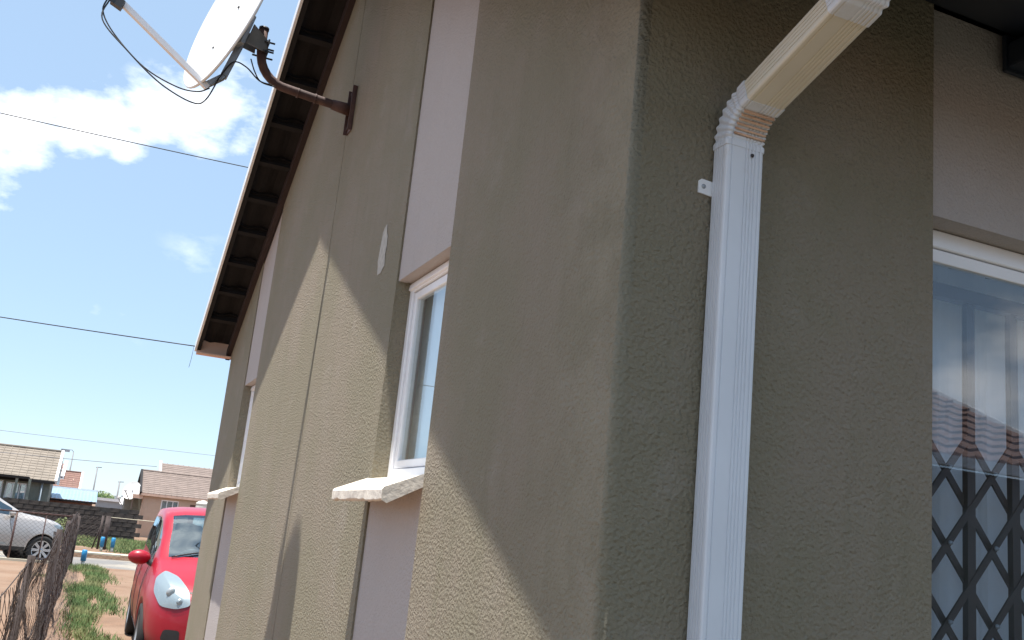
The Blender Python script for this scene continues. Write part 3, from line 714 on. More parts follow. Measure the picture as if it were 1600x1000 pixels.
# ------------------------------------------------------------------ fences
def diamond_mesh(p0, p1, z0, ztop, s=.07, r=.0014, wob=.0):
    """woven diamond wire between two points; ztop(t) gives the sagging top edge"""
    mb = MB(); p0, p1 = Vector((*p0, 0)), Vector((*p1, 0)); L = (p1-p0).length; d = (p1-p0)/L; nrm = Vector((-d.y, d.x, 0)); n = int(L/s)
    H = 1.25; rows = int(H/s)
    for fam in (1, -1):
        for i in range(-rows, n+rows):
            pts = []
            for k in range(rows+1):
                u = (i+fam*k)*s if fam > 0 else (i-k)*s
                if u < 0 or u > L: 
                    if len(pts) > 1: break
                    pts = []; continue
                zt = ztop(u/L); z = z0+(zt-z0)*k/rows
                off = wob*(noise.noise(Vector((u*1.3, k*.25, 5)))*2+.5*noise.noise(Vector((u*6, k*.9, 2)))) + .003*fam*(1 if k % 2 else -1)
                q = p0+d*u+nrm*off; pts.append(Vector((q.x, q.y, z)))
            if len(pts) > 1: mb.tube(pts, r, 3, caps=False, smooth=False)
    return mb
def fx(y): return at(50, 868, 5).x+(at(94, 827, 9).x-at(50, 868, 5).x)*(y-5)/4 if y < 9 else at(94, 827, 9).x+(y-9)/(24.8-9)*(at(122, 805, 24.8).x-at(94, 827, 9).x)
sf = thing('wire_fence', 'rusty diamond wire fence running from the camera towards the street beside the dirt path', 'fence', (-1.0, 12, 0))
zt1 = at(50, 868, 5).z; zt2 = at(94, 827, 9).z; ztc = at(122, 805, 24.8).z
posts = [(1.2, zt1+.03, .0), (5, zt1, -.0), (9, zt2, 0.), (9.35, zt2-.05, .02), (13, zt2-.01, .01), (17, zt2+.01, .0), (21, (zt2+ztc)/2, .0)]
for y, zt, lean in posts:
    x = fx(y)
    part(MB().tube([(x-.03+lean, y, -.1), (x, y, zt)], .016 if y < 8 else .022, 8), 'post', 'rust_post', sf)
def ztf(y):
    ks = [(0.0, zt1-.02), (1.2, zt1), (3, zt1-.05), (5, zt1-.01), (7, zt1-.12), (9, zt2-.02), (11, zt2-.10), (13, zt2-.03), (15, zt2-.08), (17, zt2), (19, zt2-.05), (21, zt2), (24.8, ztc)]
    for (a, za), (b, zb) in zip(ks, ks[1:]):
        if a <= y <= b: t = (y-a)/(b-a); return za+(zb-za)*t
    return ztc
part(diamond_mesh((fx(0.4), .4), (fx(9), 9), .03, lambda t: ztf(.4+t*8.6), .072, .0013, .03), 'wire_mesh', 'wire', sf, kind='stuff')
part(diamond_mesh((fx(9), 9), (fx(24.8), 24.8), .03, lambda t: ztf(9+t*15.8), .085, .0022, .035), 'wire_mesh', 'wire', sf, kind='stuff')
for dzz in (0, -.45, -.95):
    part(MB().tube([(fx(y)+.004, y, ztf(y)+dzz) for y in [i*.8+.4 for i in range(31)]], .0022, 4), 'strand', 'wire', sf)
ff = thing('front_fence', 'rust brown pipe rail fence with thin posts in front of the silver car', 'fence', (-3, 24.8, 0))
c1 = at(124, 808, 24.8); c0 = at(0, 802, 24.8)
zr = c1.z
part(MB().tube([(c1.x, 24.8, -.1), (c1.x, 24.8, zr+.03)], .035, 8), 'post', 'rust_post', ff)
part(MB().tube([(-9, 24.8, zr-.01), (c1.x, 24.8, zr)], .018, 8), 'rail', 'rust', ff)
for px in (21, 68): x = at(px, 830, 24.8).x; part(MB().tube([(x, 24.8, -.05), (x, 24.8, zr-.018)], .022 if px < 30 else .013, 8), 'post', 'rust', ff)
for x in (-3.6, -4.8, -6.1, -7.5): part(MB().tube([(x, 24.8, -.05), (x, 24.8, zr-.018)], .02, 8), 'post', 'rust', ff)
part(MB().box((-9, 24.74, -.03), (c1.x-.05, 24.87, .045)), 'plinth', 'concrete', ff)
part(diamond_mesh((-5, 24.83), (c1.x-.03, 24.83), .06, lambda t: zr-.02, .11, .0018, .01), 'wire_mesh', 'wire', ff, kind='stuff')
nf_ = thing('street_fence', 'rusty diamond wire fence with thick dark posts on the grass across the road', 'fence', (0, 33.5, 0))
q0 = at(118, 812, 33.5); q1 = at(166, 812, 33.5); q2 = at(255, 815, 33.5); zf = at(166, 806, 33.5).z
for px, rr in ((118, .03), (157, .035), (166, .075)): x = at(px, 830, 33.5).x; part(MB().tube([(x, 33.5, -.05), (x, 33.5, zf)], rr, 8), 'post', 'rust_post', nf_)
part(MB().tube([(at(150, 850, 33.5).x-.1, 33.5, .0), (at(163, 806, 33.5).x, 33.5, zf-.1)], .02, 8), 'brace', 'rust_post', nf_)
part(MB().tube([(q1.x, 33.5, at(170, 808, 33.5).z), (6, 33.5, at(170, 808, 33.5).z-.03)], .011, 8), 'rail', 'concrete', nf_)
part(diamond_mesh((q0.x-3.0, 33.5), (q1.x-.04, 33.5), .08, lambda t: zf-.05, .13, .006, .01), 'wire_mesh', 'wire', nf_, kind='stuff')
# blue meter posts
def marker(p, h_, label):
    t = thing('meter_post', label, 'meter box', (p.x, p.y, gz(p.y)), 'blue water meter posts by the street')
    z = gz(p.y)
    part(MB().tube([(p.x, p.y, z-.02), (p.x, p.y, z+h_*.32)], .04, 12), 'base', 'white_base', t)
    part(MB().tube([(p.x, p.y, z+h_*.32), (p.x, p.y, z+h_*.94), (p.x, p.y, z+h_)], [.062, .06, .045], 14), 'cap', 'blue_plastic', t)
marker(at(129, 880, 24.7), .36, 'blue capped meter post with a pale base on the near side of the road')
marker(at(158, 857, 32.4), .42, 'blue meter post left of the thick post of the street fence')
marker(at(175, 857, 32.4), .42, 'blue meter post right of the thick post of the street fence')

# ------------------------------------------------------------------ cars
def interp(keys, x):
    if x <= keys[0][0]: return keys[0][1]
    for i in range(len(keys)-1):
        (a, ya), (b, yb) = keys[i], keys[i+1]
        if x <= b:
            t = (x-a)/(b-a)
            m0 = (yb-keys[i-1][1])/(b-keys[i-1][0]) if i else (yb-ya)/(b-a)
            m1 = (keys[i+2][1]-ya)/(keys[i+2][0]-a) if i+2 < len(keys) else (yb-ya)/(b-a)
            h_ = b-a; return (2*t**3-3*t*t+1)*ya+(t**3-2*t*t+t)*h_*m0+(-2*t**3+3*t*t)*yb+(t**3-t*t)*h_*m1
    return keys[-1][1]
def lin(keys, x):
    if x <= keys[0][0]: return keys[0][1]
    for (a, ya), (b, yb) in zip(keys, keys[1:]):
        if x <= b: return ya+(yb-ya)*(x-a)/(b-a)
    return keys[-1][1]
def wheel(parent, x, y, r, wdt, side, rimmat, spokes, rimr):
    Mx = Matrix.Translation((x, y, r)) @ Matrix.Rotation(R(90*-side), 4, 'X')
    h_ = wdt/2
    ty = MB().lathe([(rimr, -h_), (r*.93, -h_), (r*.985, -h_*.8), (r, -h_*.4), (r, h_*.4), (r*.985, h_*.8), (r*.93, h_), (rimr, h_), (rimr*.96, h_*.6), (rimr*.94, -h_)], 32, Mx).build('wheel', 'rubber', parent, local=True)
    rm = MB().lathe([(rimr*.97, h_*.95), (rimr*.90, h_*.9), (rimr*.88, h_*.4)], 32, Mx)
    rm.lathe([(.0001, h_*.85), (rimr*.18, h_*.82), (rimr*.22, h_*.6)], 16, Mx)
    for k in range(spokes):
        a = 2*math.pi*k/spokes; c, s_ = math.cos(a), math.sin(a); t1 = Vector((c, s_, 0)); t2 = Vector((-s_, c, 0)); z = Vector((0, 0, 1))
        wv = []
        for rr, ww in ((rimr*.12, rimr*.10), (rimr*.92, rimr*.15)):
            for q in (-1, 1): wv += [Mx @ (t1*rr+t2*q*ww+z*h_*(.80 if rr < .1 else .84)), Mx @ (t1*rr+t2*q*ww+z*h_*.55)]
        rm.add(wv, [(0, 4, 6, 2), (0, 1, 5, 4), (2, 6, 7, 3), (1, 3, 7, 5)])
    rm.build('rim', rimmat, ty, local=True)
    MB().lathe([(.0001, h_*.3), (rimr*.9, h_*.3), (rimr*.95, h_*.0)], 20, Mx).build('brake_disc', 'darkmetal', ty, local=True)
    return ty
def car(name, label, cat, loc, rz, P, paint, rimmat, clad=None, detail=True):
    root = thing(name, label, cat, loc, rz=rz)
    xf, xr = P['xf'], P['xr']; n = 92; R_ = P['arch']; xa = P['axles']; wr = P['wheel']
    st = [xr+(xf-xr)*i/n for i in range(n+1)]
    st = sorted(set([round(x, 4) for x in st]+[xf-.004, xf-.015, xf-.03, xr+.004, xr+.015, P['ws0'], P['ws1'], P['rw0'], P['rw1']]))
    T_ = [0, .06, .14, .24, .36, .5, .66, .82, .94, 1.0]
    grid = []; meta = []
    for x in st:
        zl = interp(P['low'], x)
        for a in xa:
            d = abs(x-a)
            if d < R_: zl = max(zl, wr+math.sqrt(R_*R_-d*d))
        zb = interp(P['belt'], x); zt = lin(P['top'], x) if P.get('lin') else interp(P['top'], x); wm = interp(P['wid'], x)
        zb = min(zb, zt-.03)
        pts = [(0, zl+.02)]
        for t in T_:
            z = zl+(zb-zl)*t; zz = (z-.2)/(zb-.2+1e-6)
            wf = 1-.07*max(0, 1-zz*2.6)**2-.075*max(0, (zz-.55)/.45)**2.0
            pts.append((wm*wf, z))
        wb = pts[-1][0]
        cab = max(0., min(1., (zt-zb)/.40)); wroof = P['roofw']*min(1, wm/P['wmax'])
        wr_ = wb*(1-.09*(1-cab))*(1-cab)+wroof*cab
        ze = zt-.055*cab-.018*(1-cab)
        for t in (.12, .45, .84, 1.0):           # side glass zone
            bow = .018*math.sin(t*math.pi)*cab
            pts.append((wb+(wr_-wb)*t+bow, zb+(ze-zb)*t))
        for t, dzt in ((.10, .35), (.28, .72), (.55, .93), (.8, .99), (1.0, 1.0)):
            pts.append((wr_*(1-t), ze+(zt-ze)*dzt))
        grid.append([(x, y, z) for y, z in pts]); meta.append((x, cab))
    nr_ = len(grid[0]); half = nr_
    full = []
    for g_ in grid: full.append([Vector((x, y, z)) for x, y, z in g_]+[Vector((x, -y, z)) for x, y, z in reversed(g_[:-1])][:-0 or None])
    m_ = len(full[0]); V = [v for r_ in full for v in r_]
    nb = 1+len(T_)                 # index of belt row = nb-1
    mats_ = {'body': [], 'windscreen': [], 'rear_window': [], 'side_window': [], 'cladding': []}
    pill = {}
    for i in range(len(st)-1):
        xm = (st[i]+st[i+1])/2
        for k in range(m_-1):
            kk = k if k < half-1 else (m_-2-k)
            a = i*m_+k; q = (a, a+m_, a+m_+1, a+1); key = 'body'
            zc_ = sum(V[j].z for j in q)/4
            if nb+1 <= kk+1 <= nb+2 and P['sg'][0] < xm < P['sg'][1]:
                if not any(abs(xm-b) < .035 for b in P['pillars']): key = 'side_window'
                elif True: key = 'pillar'
            if kk >= nb+4 and P['ws1'] < xm < P['ws0']: key = 'windscreen'
            if kk >= nb+4 and P['rw1'] < xm < P['rw0']: key = 'rear_window'
            if clad and zc_ < clad and kk < nb-1: key = 'cladding'
            if key == 'pillar': pill.setdefault(('L' if k < half-1 else 'R', min(range(len(P['pillars'])), key=lambda b: abs(xm-P['pillars'][b]))), []).append(q)
            else: mats_.setdefault(key, []).append((q, 'L' if k < half-1 else 'R'))
    mats_['body'] += [(tuple(reversed(range(m_))), 'L'), (tuple((len(st)-1)*m_+k for k in range(m_)), 'L')]
    def sub_mesh(fl, nm, mt, parent):
        idx = {}; vs = []; fs = []
        for q in fl:
            t = []
            for j in q:
                if j not in idx: idx[j] = len(vs); vs.append(V[j])
                t.append(idx[j])
            fs.append(tuple(t))
        bm = bmesh.new(); me = MB().add(vs, fs, True).mesh(nm, mt); bm.from_mesh(me); bmesh.ops.remove_doubles(bm, verts=bm.verts, dist=1e-5); bmesh.ops.recalc_face_normals(bm, faces=bm.faces)
        if nm != 'body':
            pass
        bm.to_mesh(me); bm.free()
        o = bpy.data.objects.new(nm, me); col.objects.link(o); o.parent = parent; return o
    body = sub_mesh([q for q, _ in mats_['body']], 'body', paint, root)
    for key, mt in (('windscreen', 'car_glass'), ('rear_window', 'car_glass')): sub_mesh([q for q, _ in mats_[key]], key, mt, root)
    for s in 'LR':
        edges_ = sorted(P['pillars'], reverse=True); lim = [9]+edges_+[-9]
        for a_, b_ in zip(lim, lim[1:]):
            qs = [q for q, sd_ in mats_['side_window'] if sd_ == s and b_ < sum(V[j].x for j in q)/4 <= a_]
            if qs: sub_mesh(qs, 'side_window', 'car_glass', root)
    for qs in pill.values(): sub_mesh(qs, 'door_pillar', 'black_plastic', root)
    if mats_['cladding']: sub_mesh([q for q, _ in mats_['cladding']], 'cladding', 'black_plastic', root)
    polys = [q for L3 in mats_.values() for q, _ in L3]
    bvh = BVHTree.FromPolygons([tuple(v) for v in V], polys)
    def patch(poly, ax, off, nm, mt, parent, rings=5, dome=0.0, sm=True, smooth_n=8):
        n_ = len(poly)
        pp = []
        for i in range(n_):
            (a, b), (c, d_) = poly[i], poly[(i+1) % n_]
            for k in range(smooth_n): t = k/smooth_n; pp.append((a+(c-a)*t, b+(d_-b)*t))
        for _ in range(smooth_n//2):
            pp = [((pp[i-1][0]+2*pp[i][0]+pp[(i+1) % len(pp)][0])/4, (pp[i-1][1]+2*pp[i][1]+pp[(i+1) % len(pp)][1])/4) for i in range(len(pp))]
        cx = sum(p_[0] for p_ in pp)/len(pp); cy = sum(p_[1] for p_ in pp)/len(pp); vs = []
        for j in range(rings+1):
            t = j/rings
            for (a, b) in pp:
                u_, v_ = cx+(a-cx)*t, cy+(b-cy)*t
                if ax == 'x': o_, d_ = Vector((3.5, u_, v_)), Vector((-1, 0, 0))
                elif ax == 'y': o_, d_ = Vector((u_, 3, v_)), Vector((0, -1, 0))
                else: o_, d_ = Vector((u_, -3, v_)), Vector((0, 1, 0))
                h_ = bvh.ray_cast(o_, d_)
                hp = h_[0] if h_[0] else (vs[-1] if vs else Vector((0, 0, 0)))
                vs.append(hp-d_*(off+dome*(1-t*t)) if h_[0] else hp)
        K = len(pp); fs = [(j*K+i, j*K+(i+1) % K, (j+1)*K+(i+1) % K, (j+1)*K+i) for j in range(rings) for i in range(K)]
        bm = bmesh.new(); me = MB().add(vs, fs, sm).mesh(nm, mt); bm.from_mesh(me); bmesh.ops.remove_doubles(bm, verts=bm.verts, dist=1e-5); bm.to_mesh(me); bm.free()
        o = bpy.data.objects.new(nm, me); col.objects.link(o); o.parent = parent; return o
    for s in (1, -1):
        sx = lambda poly: [(a*s, b) for a, b in poly]
        hl = patch(sx(P['lamp']), 'x', .011, 'headlight', 'lamp_reflector', root)
        patch(sx(P['lamp']), 'x', .019, 'lens', 'lamp_glass', hl, dome=.02)
        for (a, b, r_) in P['bulbs']:
            h_ = bvh.ray_cast(Vector((3.5, a*s, b)), Vector((-1, 0, 0)))
            if h_[0]: MB().lathe([(.0001, .012), (r_*.55, .014), (r_*.85, .006), (r_, .0)], 18, Matrix.Translation(h_[0]+Vector((.012, 0, 0))) @ Matrix.Rotation(R(90), 4, 'Y')).build('bulb_ring', 'lamp_reflector', hl, local=True)
        if P.get('fog'): patch(sx(P['fog']), 'x', .004, 'fog_recess', 'black_plastic', root)
        for a in xa:
            wheel(root, a, s*(P['wmax']-.105), wr, .19, s, rimmat, P['spokes'], P['rim'])
            MB().lathe([(R_-.005, -.12), (R_-.005, .12), (.02, .12)], 30, Matrix.Translation((a, s*(P['wmax']-.24), wr)) @ Matrix.Rotation(R(90*s), 4, 'X')).build('wheel_well', 'black_plastic', root, local=True)
        # mirror
        mx, my, mz = P['mirror']; nv = MB(); mm = Matrix.Translation((mx, s*my, mz)) @ Matrix.Diagonal((.07, .11, .072, 1))
        pr = [(math.sin(math.pi*i/10)+1e-4, -math.cos(math.pi*i/10)) for i in range(11)]
        nv.lathe(pr, 20, mm); mir = nv.build('mirror', paint, root, local=True)
        MB().box((mx-.07, min(s*(my-.075), s*(my-.10)), mz-.05), (mx-.055, max(s*(my-.0), s*(my+.09)), mz+.05)).build('mirror_glass', 'lamp_reflector', mir, local=True)
        MB().tube([(mx+.0, s*(my-.09), mz-.035), (mx+.06, s*(my-.20), mz-.075)], [.03, .045], 10).build('mirror_arm', 'black_plastic', mir, local=True)
        for xh in P['handles']: patch([(xh-.085, .80+.0*xh), (xh+.085, .80), (xh+.085, .83), (xh-.085, .83)], 'y' if s > 0 else '-y', .018, 'door_handle', paint, root, rings=2)
        for poly in P['seams']:                 # door gaps
            vs = []
            for (a, b) in poly:
                h_ = bvh.ray_cast(Vector((a, s*3, b)), Vector((0, -s, 0)))
                if h_[0]: vs.append(h_[0]+Vector((0, s*.0005, 0)))
            if len(vs) > 1: MB().tube(vs, .005, 4).build('door_gap', 'black_plastic', root, local=True)
    for nm, poly, mt in P['front']: patch(poly, 'x', .005, nm, mt, root)
    # cabin
    zf_ = P['floor']; cabn = MB().box((P['rw1']+.25, -P['wmax']*.82, zf_), (P['ws0']-.05, P['wmax']*.82, zf_+.06)).build('cabin_floor', 'seat_grey', root, local=True)
    dz_ = interp(P['belt'], P['ws0'])
    MB().prism([(P['ws0']-.06, dz_+.0), (P['ws0']-.30, dz_+.03), (P['ws0']-.50, dz_-.08), (P['ws0']-.5, dz_-.35), (P['ws0']-.06, dz_-.35)], 1, -P['wmax']*.78, P['wmax']*.78).build('dashboard', 'seat_grey', root, local=True)
    for y_ in (.36, -.36):
        for x_ in (P['ws0']-1.15, P['ws0']-1.95):
            se = MB(); se.obox((x_-.12, y_, dz_-.02), (.07, 0, 0), (0, .23, 0), (.06*-1, 0, .36)); se.obox((x_-.20, y_, dz_+.35), (.04, 0, 0), (0, .12, 0), (0, 0, .08)); se.obox((x_+.12, y_, dz_-.36), (.25, 0, 0), (0, .24, 0), (0, 0, .08))
            se.build('seat', 'seat_grey', root, bevel=.03, local=True)
    sw_c = Vector((P['ws0']-.62, P['drv']*.36, dz_+.02)); rim_ = []
    for k in range(25): a = 2*math.pi*k/24; rim_.append(sw_c+Vector((math.sin(a)*.08, math.cos(a)*.18, math.sin(a)*.165)))
    MB().tube(rim_, .014, 8, caps=False).tube([sw_c, sw_c+Vector((.16, 0, -.10))], .03, 8).tube([rim_[0], sw_c, rim_[12]], .012, 6).build('steering_wheel', 'black_plastic', root, local=True)
    return root, bvh, patch, body
yaris = dict(xf=1.86, xr=-1.88, arch=.335, axles=(1.13, -1.33), wheel=.295, ws0=.98, ws1=.33, rw0=-1.52, rw1=-1.80, wmax=.845, roofw=.69, lin=False,
    low=[(-1.88, .34), (-1.7, .26), (-.9, .2), (.7, .2), (1.5, .19), (1.86, .24)],
    belt=[(-1.88, .80), (-1.6, .98), (-.8, .97), (.2, .93), (.9, .90), (1.3, .845), (1.6, .76), (1.78, .66), (1.86, .52)],
    top=[(-1.88, .86), (-1.82, 1.00), (-1.68, 1.25), (-1.52, 1.40), (-1.3, 1.465), (-.8, 1.515), (-.3, 1.525), (.1, 1.50), (.33, 1.445), (.65, 1.245), (.98, 1.035), (1.12, .985), (1.4, .91), (1.62, .83), (1.77, .73), (1.84, .62), (1.86, .55)],
    wid=[(-1.88, .60), (-1.84, .70), (-1.7, .79), (-1.3, .84), (-.5, .845), (.6, .845), (1.2, .835), (1.5, .79), (1.68, .715), (1.79, .60), (1.84, .47), (1.86, .36)],
    sg=(-1.45, .72), pillars=(-.35, -1.12), mirror=(.72, .905, .98), handles=(-.25, -1.05), drv=-1,
    lamp=[(.44, .64), (.56, .60), (.70, .61), (.765, .72), (.755, .84), (.68, .91), (.56, .87), (.47, .77)], bulbs=((.62, .735, .045), (.54, .665, .03)),
    fog=None, spokes=7, rim=.19, floor=.3,
    seams=[[(.62+.06*math.sin(k*.5), .28+k*.065) for k in range(11)], [(-.35, .28+k*.069) for k in range(11)], [(-1.0, .62), (-1.02, .72), (-1.12, .84), (-1.2, .95)], [(-.9+k*.15, .245) for k in range(11)]],
    front=[('lower_grille', [(-.32, .25), (.32, .25), (.38, .42), (-.38, .42)], 'black_plastic'), ('upper_grille', [(-.26, .60), (.26, .60), (.30, .66), (-.30, .66)], 'black_plastic'), ('badge', [(-.05, .615), (.05, .615), (.06, .655), (-.06, .655)], 'alloy'), ('bonnet_gap', [(-.60, .755), (0, .70), (.60, .755), (.60, .760), (0, .706), (-.60, .760)], 'black_plastic'), ('number_plate', [(-.25, .46), (.25, .46), (.25, .56), (-.25, .56)], 'plate'),
           ('bumper_vent', [(.50, .30), (.66, .32), (.64, .42), (.50, .42)], 'black_plastic'), ('bumper_vent', [(-.50, .30), (-.66, .32), (-.64, .42), (-.50, .42)], 'black_plastic')])
rwp = gnd(196, 990)
rzc = R(-90-1.0)
# put the car so that its right rear wheel touches the ground where the photograph shows it
lx, ly = -1.33, -.80
cs_, sn_ = math.cos(rzc), math.sin(rzc)
cloc = (rwp.x-(lx*cs_-ly*sn_)+.02, rwp.y-(lx*sn_+ly*cs_), 0)
redcar, rb, rpatch, rbody = car('parked_car', 'red hatchback car parked facing the camera beyond the end of the olive house', 'car', cloc, rzc, yaris, 'red_paint', 'steelcap')
# licence disc / reflection card high on the windscreen and the wipers
v = [Vector((.52, -.02, 1.30)), Vector((.52, .24, 1.30)), Vector((.42, .24, 1.37)), Vector((.42, -.02, 1.37))]
def on_top(x, y, off=.004):
    h_ = rb.ray_cast(Vector((x, y, 3)), Vector((0, 0, -1))); return h_[0]+Vector((off*.5, 0, off))
vs = [on_top(x, y, -.012) for x, y in ((.62, -.10), (.62, .10), (.42, .10), (.42, -.10))]
MB().add(vs, [(0, 1, 2, 3)]).build('sun_card', 'sticker', redcar, local=True)
for a in (-.62, -.02):
    MB().tube([on_top(1.0, a+.02*i, .012)-Vector((.0, 0, 0)) if i == 0 else on_top(1.0-.018*i, a+.06*i, .014) for i in range(10)], .008, 5).build('wiper', 'black_plastic', redcar, local=True)
eco = dict(xf=2.0, xr=-2.0, arch=.37, axles=(1.42, -1.16), wheel=.325, ws0=.92, ws1=.12, rw0=-1.60, rw1=-1.86, wmax=.88, roofw=.60, lin=False,
    low=[(-2.0, .42), (-1.7, .34), (-.9, .27), (.7, .27), (1.6, .28), (2.0, .36)],
    belt=[(-2.0, .95), (-1.6, 1.15), (-.8, 1.11), (.2, 1.05), (.9, 1.02), (1.4, .98), (1.75, .91), (1.93, .80), (2.0, .62)],
    top=[(-2.0, 1.02), (-1.9, 1.25), (-1.75, 1.48), (-1.55, 1.60), (-1.2, 1.66), (-.6, 1.69), (-.2, 1.68), (.12, 1.62), (.50, 1.40), (.92, 1.16), (1.1, 1.12), (1.5, 1.06), (1.8, .98), (1.94, .88), (2.0, .68)],
    wid=[(-2.0, .68), (-1.94, .78), (-1.7, .85), (-1.2, .88), (.8, .88), (1.3, .87), (1.6, .83), (1.8, .75), (1.92, .63), (2.0, .45)],
    sg=(-1.5, .66), pillars=(-.45, -1.1), mirror=(.60, 1.0, 1.12), handles=(-.25, -1.05), drv=-1,
    lamp=[(.50, .80), (.64, .80), (.74, .83), (.78, .92), (.70, .93), (.58, .90), (.50, .86)], bulbs=((.66, .86, .05),),
    fog=[(.56, .42), (.70, .44), (.70, .56), (.56, .56)], spokes=8, rim=.225, floor=.42,
    seams=[[(.66+.05*math.sin(k*.5), .36+k*.066) for k in range(11)], [(-.42, .36+k*.07) for k in range(11)], [(-1.0, .80), (-1.03, .95), (-1.15, 1.05)]],
    front=[('grille', [(-.40, .50), (.40, .50), (.44, .80), (-.44, .80)], 'black_plastic'), ('number_plate', [(-.25, .40), (.25, .40), (.25, .50), (-.25, .50)], 'plate')])
sw = at(62, 861, 26.2); erz = R(21)
eloc = (sw.x-(1.42*math.cos(erz)+.80*math.sin(erz)), 26.2-(1.42*math.sin(erz)-.80*math.cos(erz)), -.124)
ecocar, eb, ep, ebody = car('parked_suv', 'silver compact suv parked on the street behind the pipe rail fence', 'car', eloc, erz, eco, 'silver_paint', 'alloy', clad=.36)
ep([(-.95, .40), (.60, .40), (.62, .455), (-.95, .45)], '-y', .012, 'sill_trim', 'lamp_reflector', ecocar, rings=2)

# ------------------------------------------------------------------ far buildings
def roof_slab(mb, x0, x1, ye, ze, yr, zr_, courses, lip=.02, th=.06):
    for i in range(courses):
        t0, t1 = i/courses, (i+1)/courses
        ya, yb = ye+(yr-ye)*t0, ye+(yr-ye)*t1; za, zb = ze+(zr_-ze)*t0, ze+(zr_-ze)*t1
        mb.add([(x0, ya, za+lip), (x1, ya, za+lip), (x1, yb, zb), (x0, yb, zb), (x0, ya, za), (x1, ya, za)], [(0, 1, 2, 3), (4, 5, 1, 0)])
    mb.add([(x0, ye, ze-th), (x1, ye, ze-th), (x1, yr, zr_-th), (x0, yr, zr_-th), (x0, ye, ze), (x1, ye, ze)], [(3, 2, 1, 0), (0, 1, 5, 4)])
    return mb
def rolls(mb, x0, x1, ye, ze, yr, zr_, pitch=.3, r=.022):
    k = int((x1-x0)/pitch)
    for i in range(k+1):
        x = x0+.05+i*pitch
        if x > x1-.03: break
        mb.tube([(x, ye, ze+.012), (x, yr, zr_+.01)], r, 5, caps=False)
    return mb
def far_house(name, label, x0, x1, yw, zb, zeave, zridge, rise_d, wallm, tilem, verges=(True, True), ov=.25, courses=12, windows=(), doors=(), depth=None, vm='white_paint'):
    t = thing(name, label, 'house', ((x0+x1)/2, yw, zb)); depth = depth or rise_d*2-2*ov
    ye = yw-ov; yr = ye+rise_d; yb = yr+rise_d
    zw = zeave-.02
    wl_ = MB(); op = sorted(windows+doors, key=lambda q: q[0]); px_ = x0
    for q in op:
        wl_.box((px_, yw, zb-.3), (q[0], yw+.15, zw)); wl_.box((q[0], yw, q[3]), (q[1], yw+.15, zw))
        if q[2] > zb+.02: wl_.box((q[0], yw, zb-.3), (q[1], yw+.15, q[2]))
        px_ = q[1]
    wl_.box((px_, yw, zb-.3), (x1, yw+.15, zw))
    for xx in (x0, x1-.15):
        wl_.prism([(yw+.151, zb-.3), (yb-ov, zb-.3), (yb-ov, zw), (yr, zridge-.12), (yw+.151, zw)], 0, xx, xx+.15)
    wl_.box((x0+.15, yb-ov-.15, zb-.3), (x1-.15, yb-ov, zw))
    part(wl_, 'wall', wallm, t)
    r_ = MB(); roof_slab(r_, x0-.18, x1+.18, ye, zeave, yr, zridge, courses); rolls(r_, x0-.18, x1+.18, ye, zeave, yr, zridge); roof_slab(r_, x0-.18, x1+.18, yb, zeave, yr, zridge, courses)
    part(r_, 'roof', tilem, t)
    part(MB().tube([(x0-.2, yr, zridge+.01), (x1+.2, yr, zridge+.01)], .07, 8), 'ridge', tilem, t)
    for s, on in ((0, verges[0]), (1, verges[1])):
        if on:
            xx = x0-.20 if s == 0 else x1+.20
            vb = MB(); vb.bar((xx, ye-.02, zeave-.02), (xx, yr, zridge+.0), .11, .17); vb.bar((xx, yb+.02, zeave-.02), (xx, yr, zridge), .11, .17); part(vb, 'verge_board', vm, t)
    part(MB().box((x0-.18, ye-.02, zeave-.13), (x1+.18, ye+.0, zeave-.01)), 'fascia_board', 'tile_nib' if wallm == 'greyplaster' else 'peach', t)
    for (a, b, c, d_) in windows:
        f_ = MB(); 
        for (p_, q_) in (((a, c), (b, c+.06)), ((a, d_-.06), (b, d_)), ((a, c+.06), (a+.06, d_-.06)), ((b-.06, c+.06), (b, d_-.06))): f_.box((p_[0], yw+.04, p_[1]), (q_[0], yw+.09, q_[1]))
        nbar = max(1, int((b-a)/.38))
        for i in range(1, nbar+1): x_ = a+(b-a)*i/(nbar+1); f_.box((x_-.022, yw+.045, c+.06), (x_+.022, yw+.085, d_-.06))
        wn_ = part(f_, 'window', 'white_frame', t); part(MB().box((a+.05, yw+.062, c+.05), (b-.05, yw+.068, d_-.05)), 'pane', 'glass', wn_)
        part(MB().box((a+.02, yw+.16, c), (b-.02, yw+.18, d_)), 'blind', 'galv', wn_)
    for (a, b, c, d_) in doors: part(MB().box((a, yw+.05, c), (b, yw+.09, d_)), 'door', 'door_wood', t)
    return t, (ye, yr, yb)
# grey-green house, left
Yg = 48; gR = at(78, 760, Yg).x; ge = at(83, 752, Yg-.3); gr_ = at(95, 706, Yg+2.3)
gh, _ = far_house('neighbour_house', 'grey green house with beige tiled roof and white verge behind the silver car', gR-9, gR, Yg, gz(Yg), ge.z, gr_.z, 2.6, 'greyplaster', 'tile_beige', (True, True),
    windows=((at(-40, 780, Yg).x, at(0, 780, Yg).x, .75, 1.9), (at(4, 780, Yg).x, at(38, 780, Yg).x, .72, 1.86),))
part(MB().tube([(at(66, 757, Yg-.1).x, Yg-.10, ge.z-.1), (at(66, 757, Yg-.1).x, Yg-.10, gz(Yg))], .045, 8), 'downpipe', 'tin_pale', gh)
part(MB().box((gR-6.5, Yg-1.6, at(38, 744, Yg-1.6).z-.10), (at(45, 744, Yg-1.6).x, Yg-.27, at(38, 744, Yg-1.6).z)), 'porch_roof', 'batten', gh)
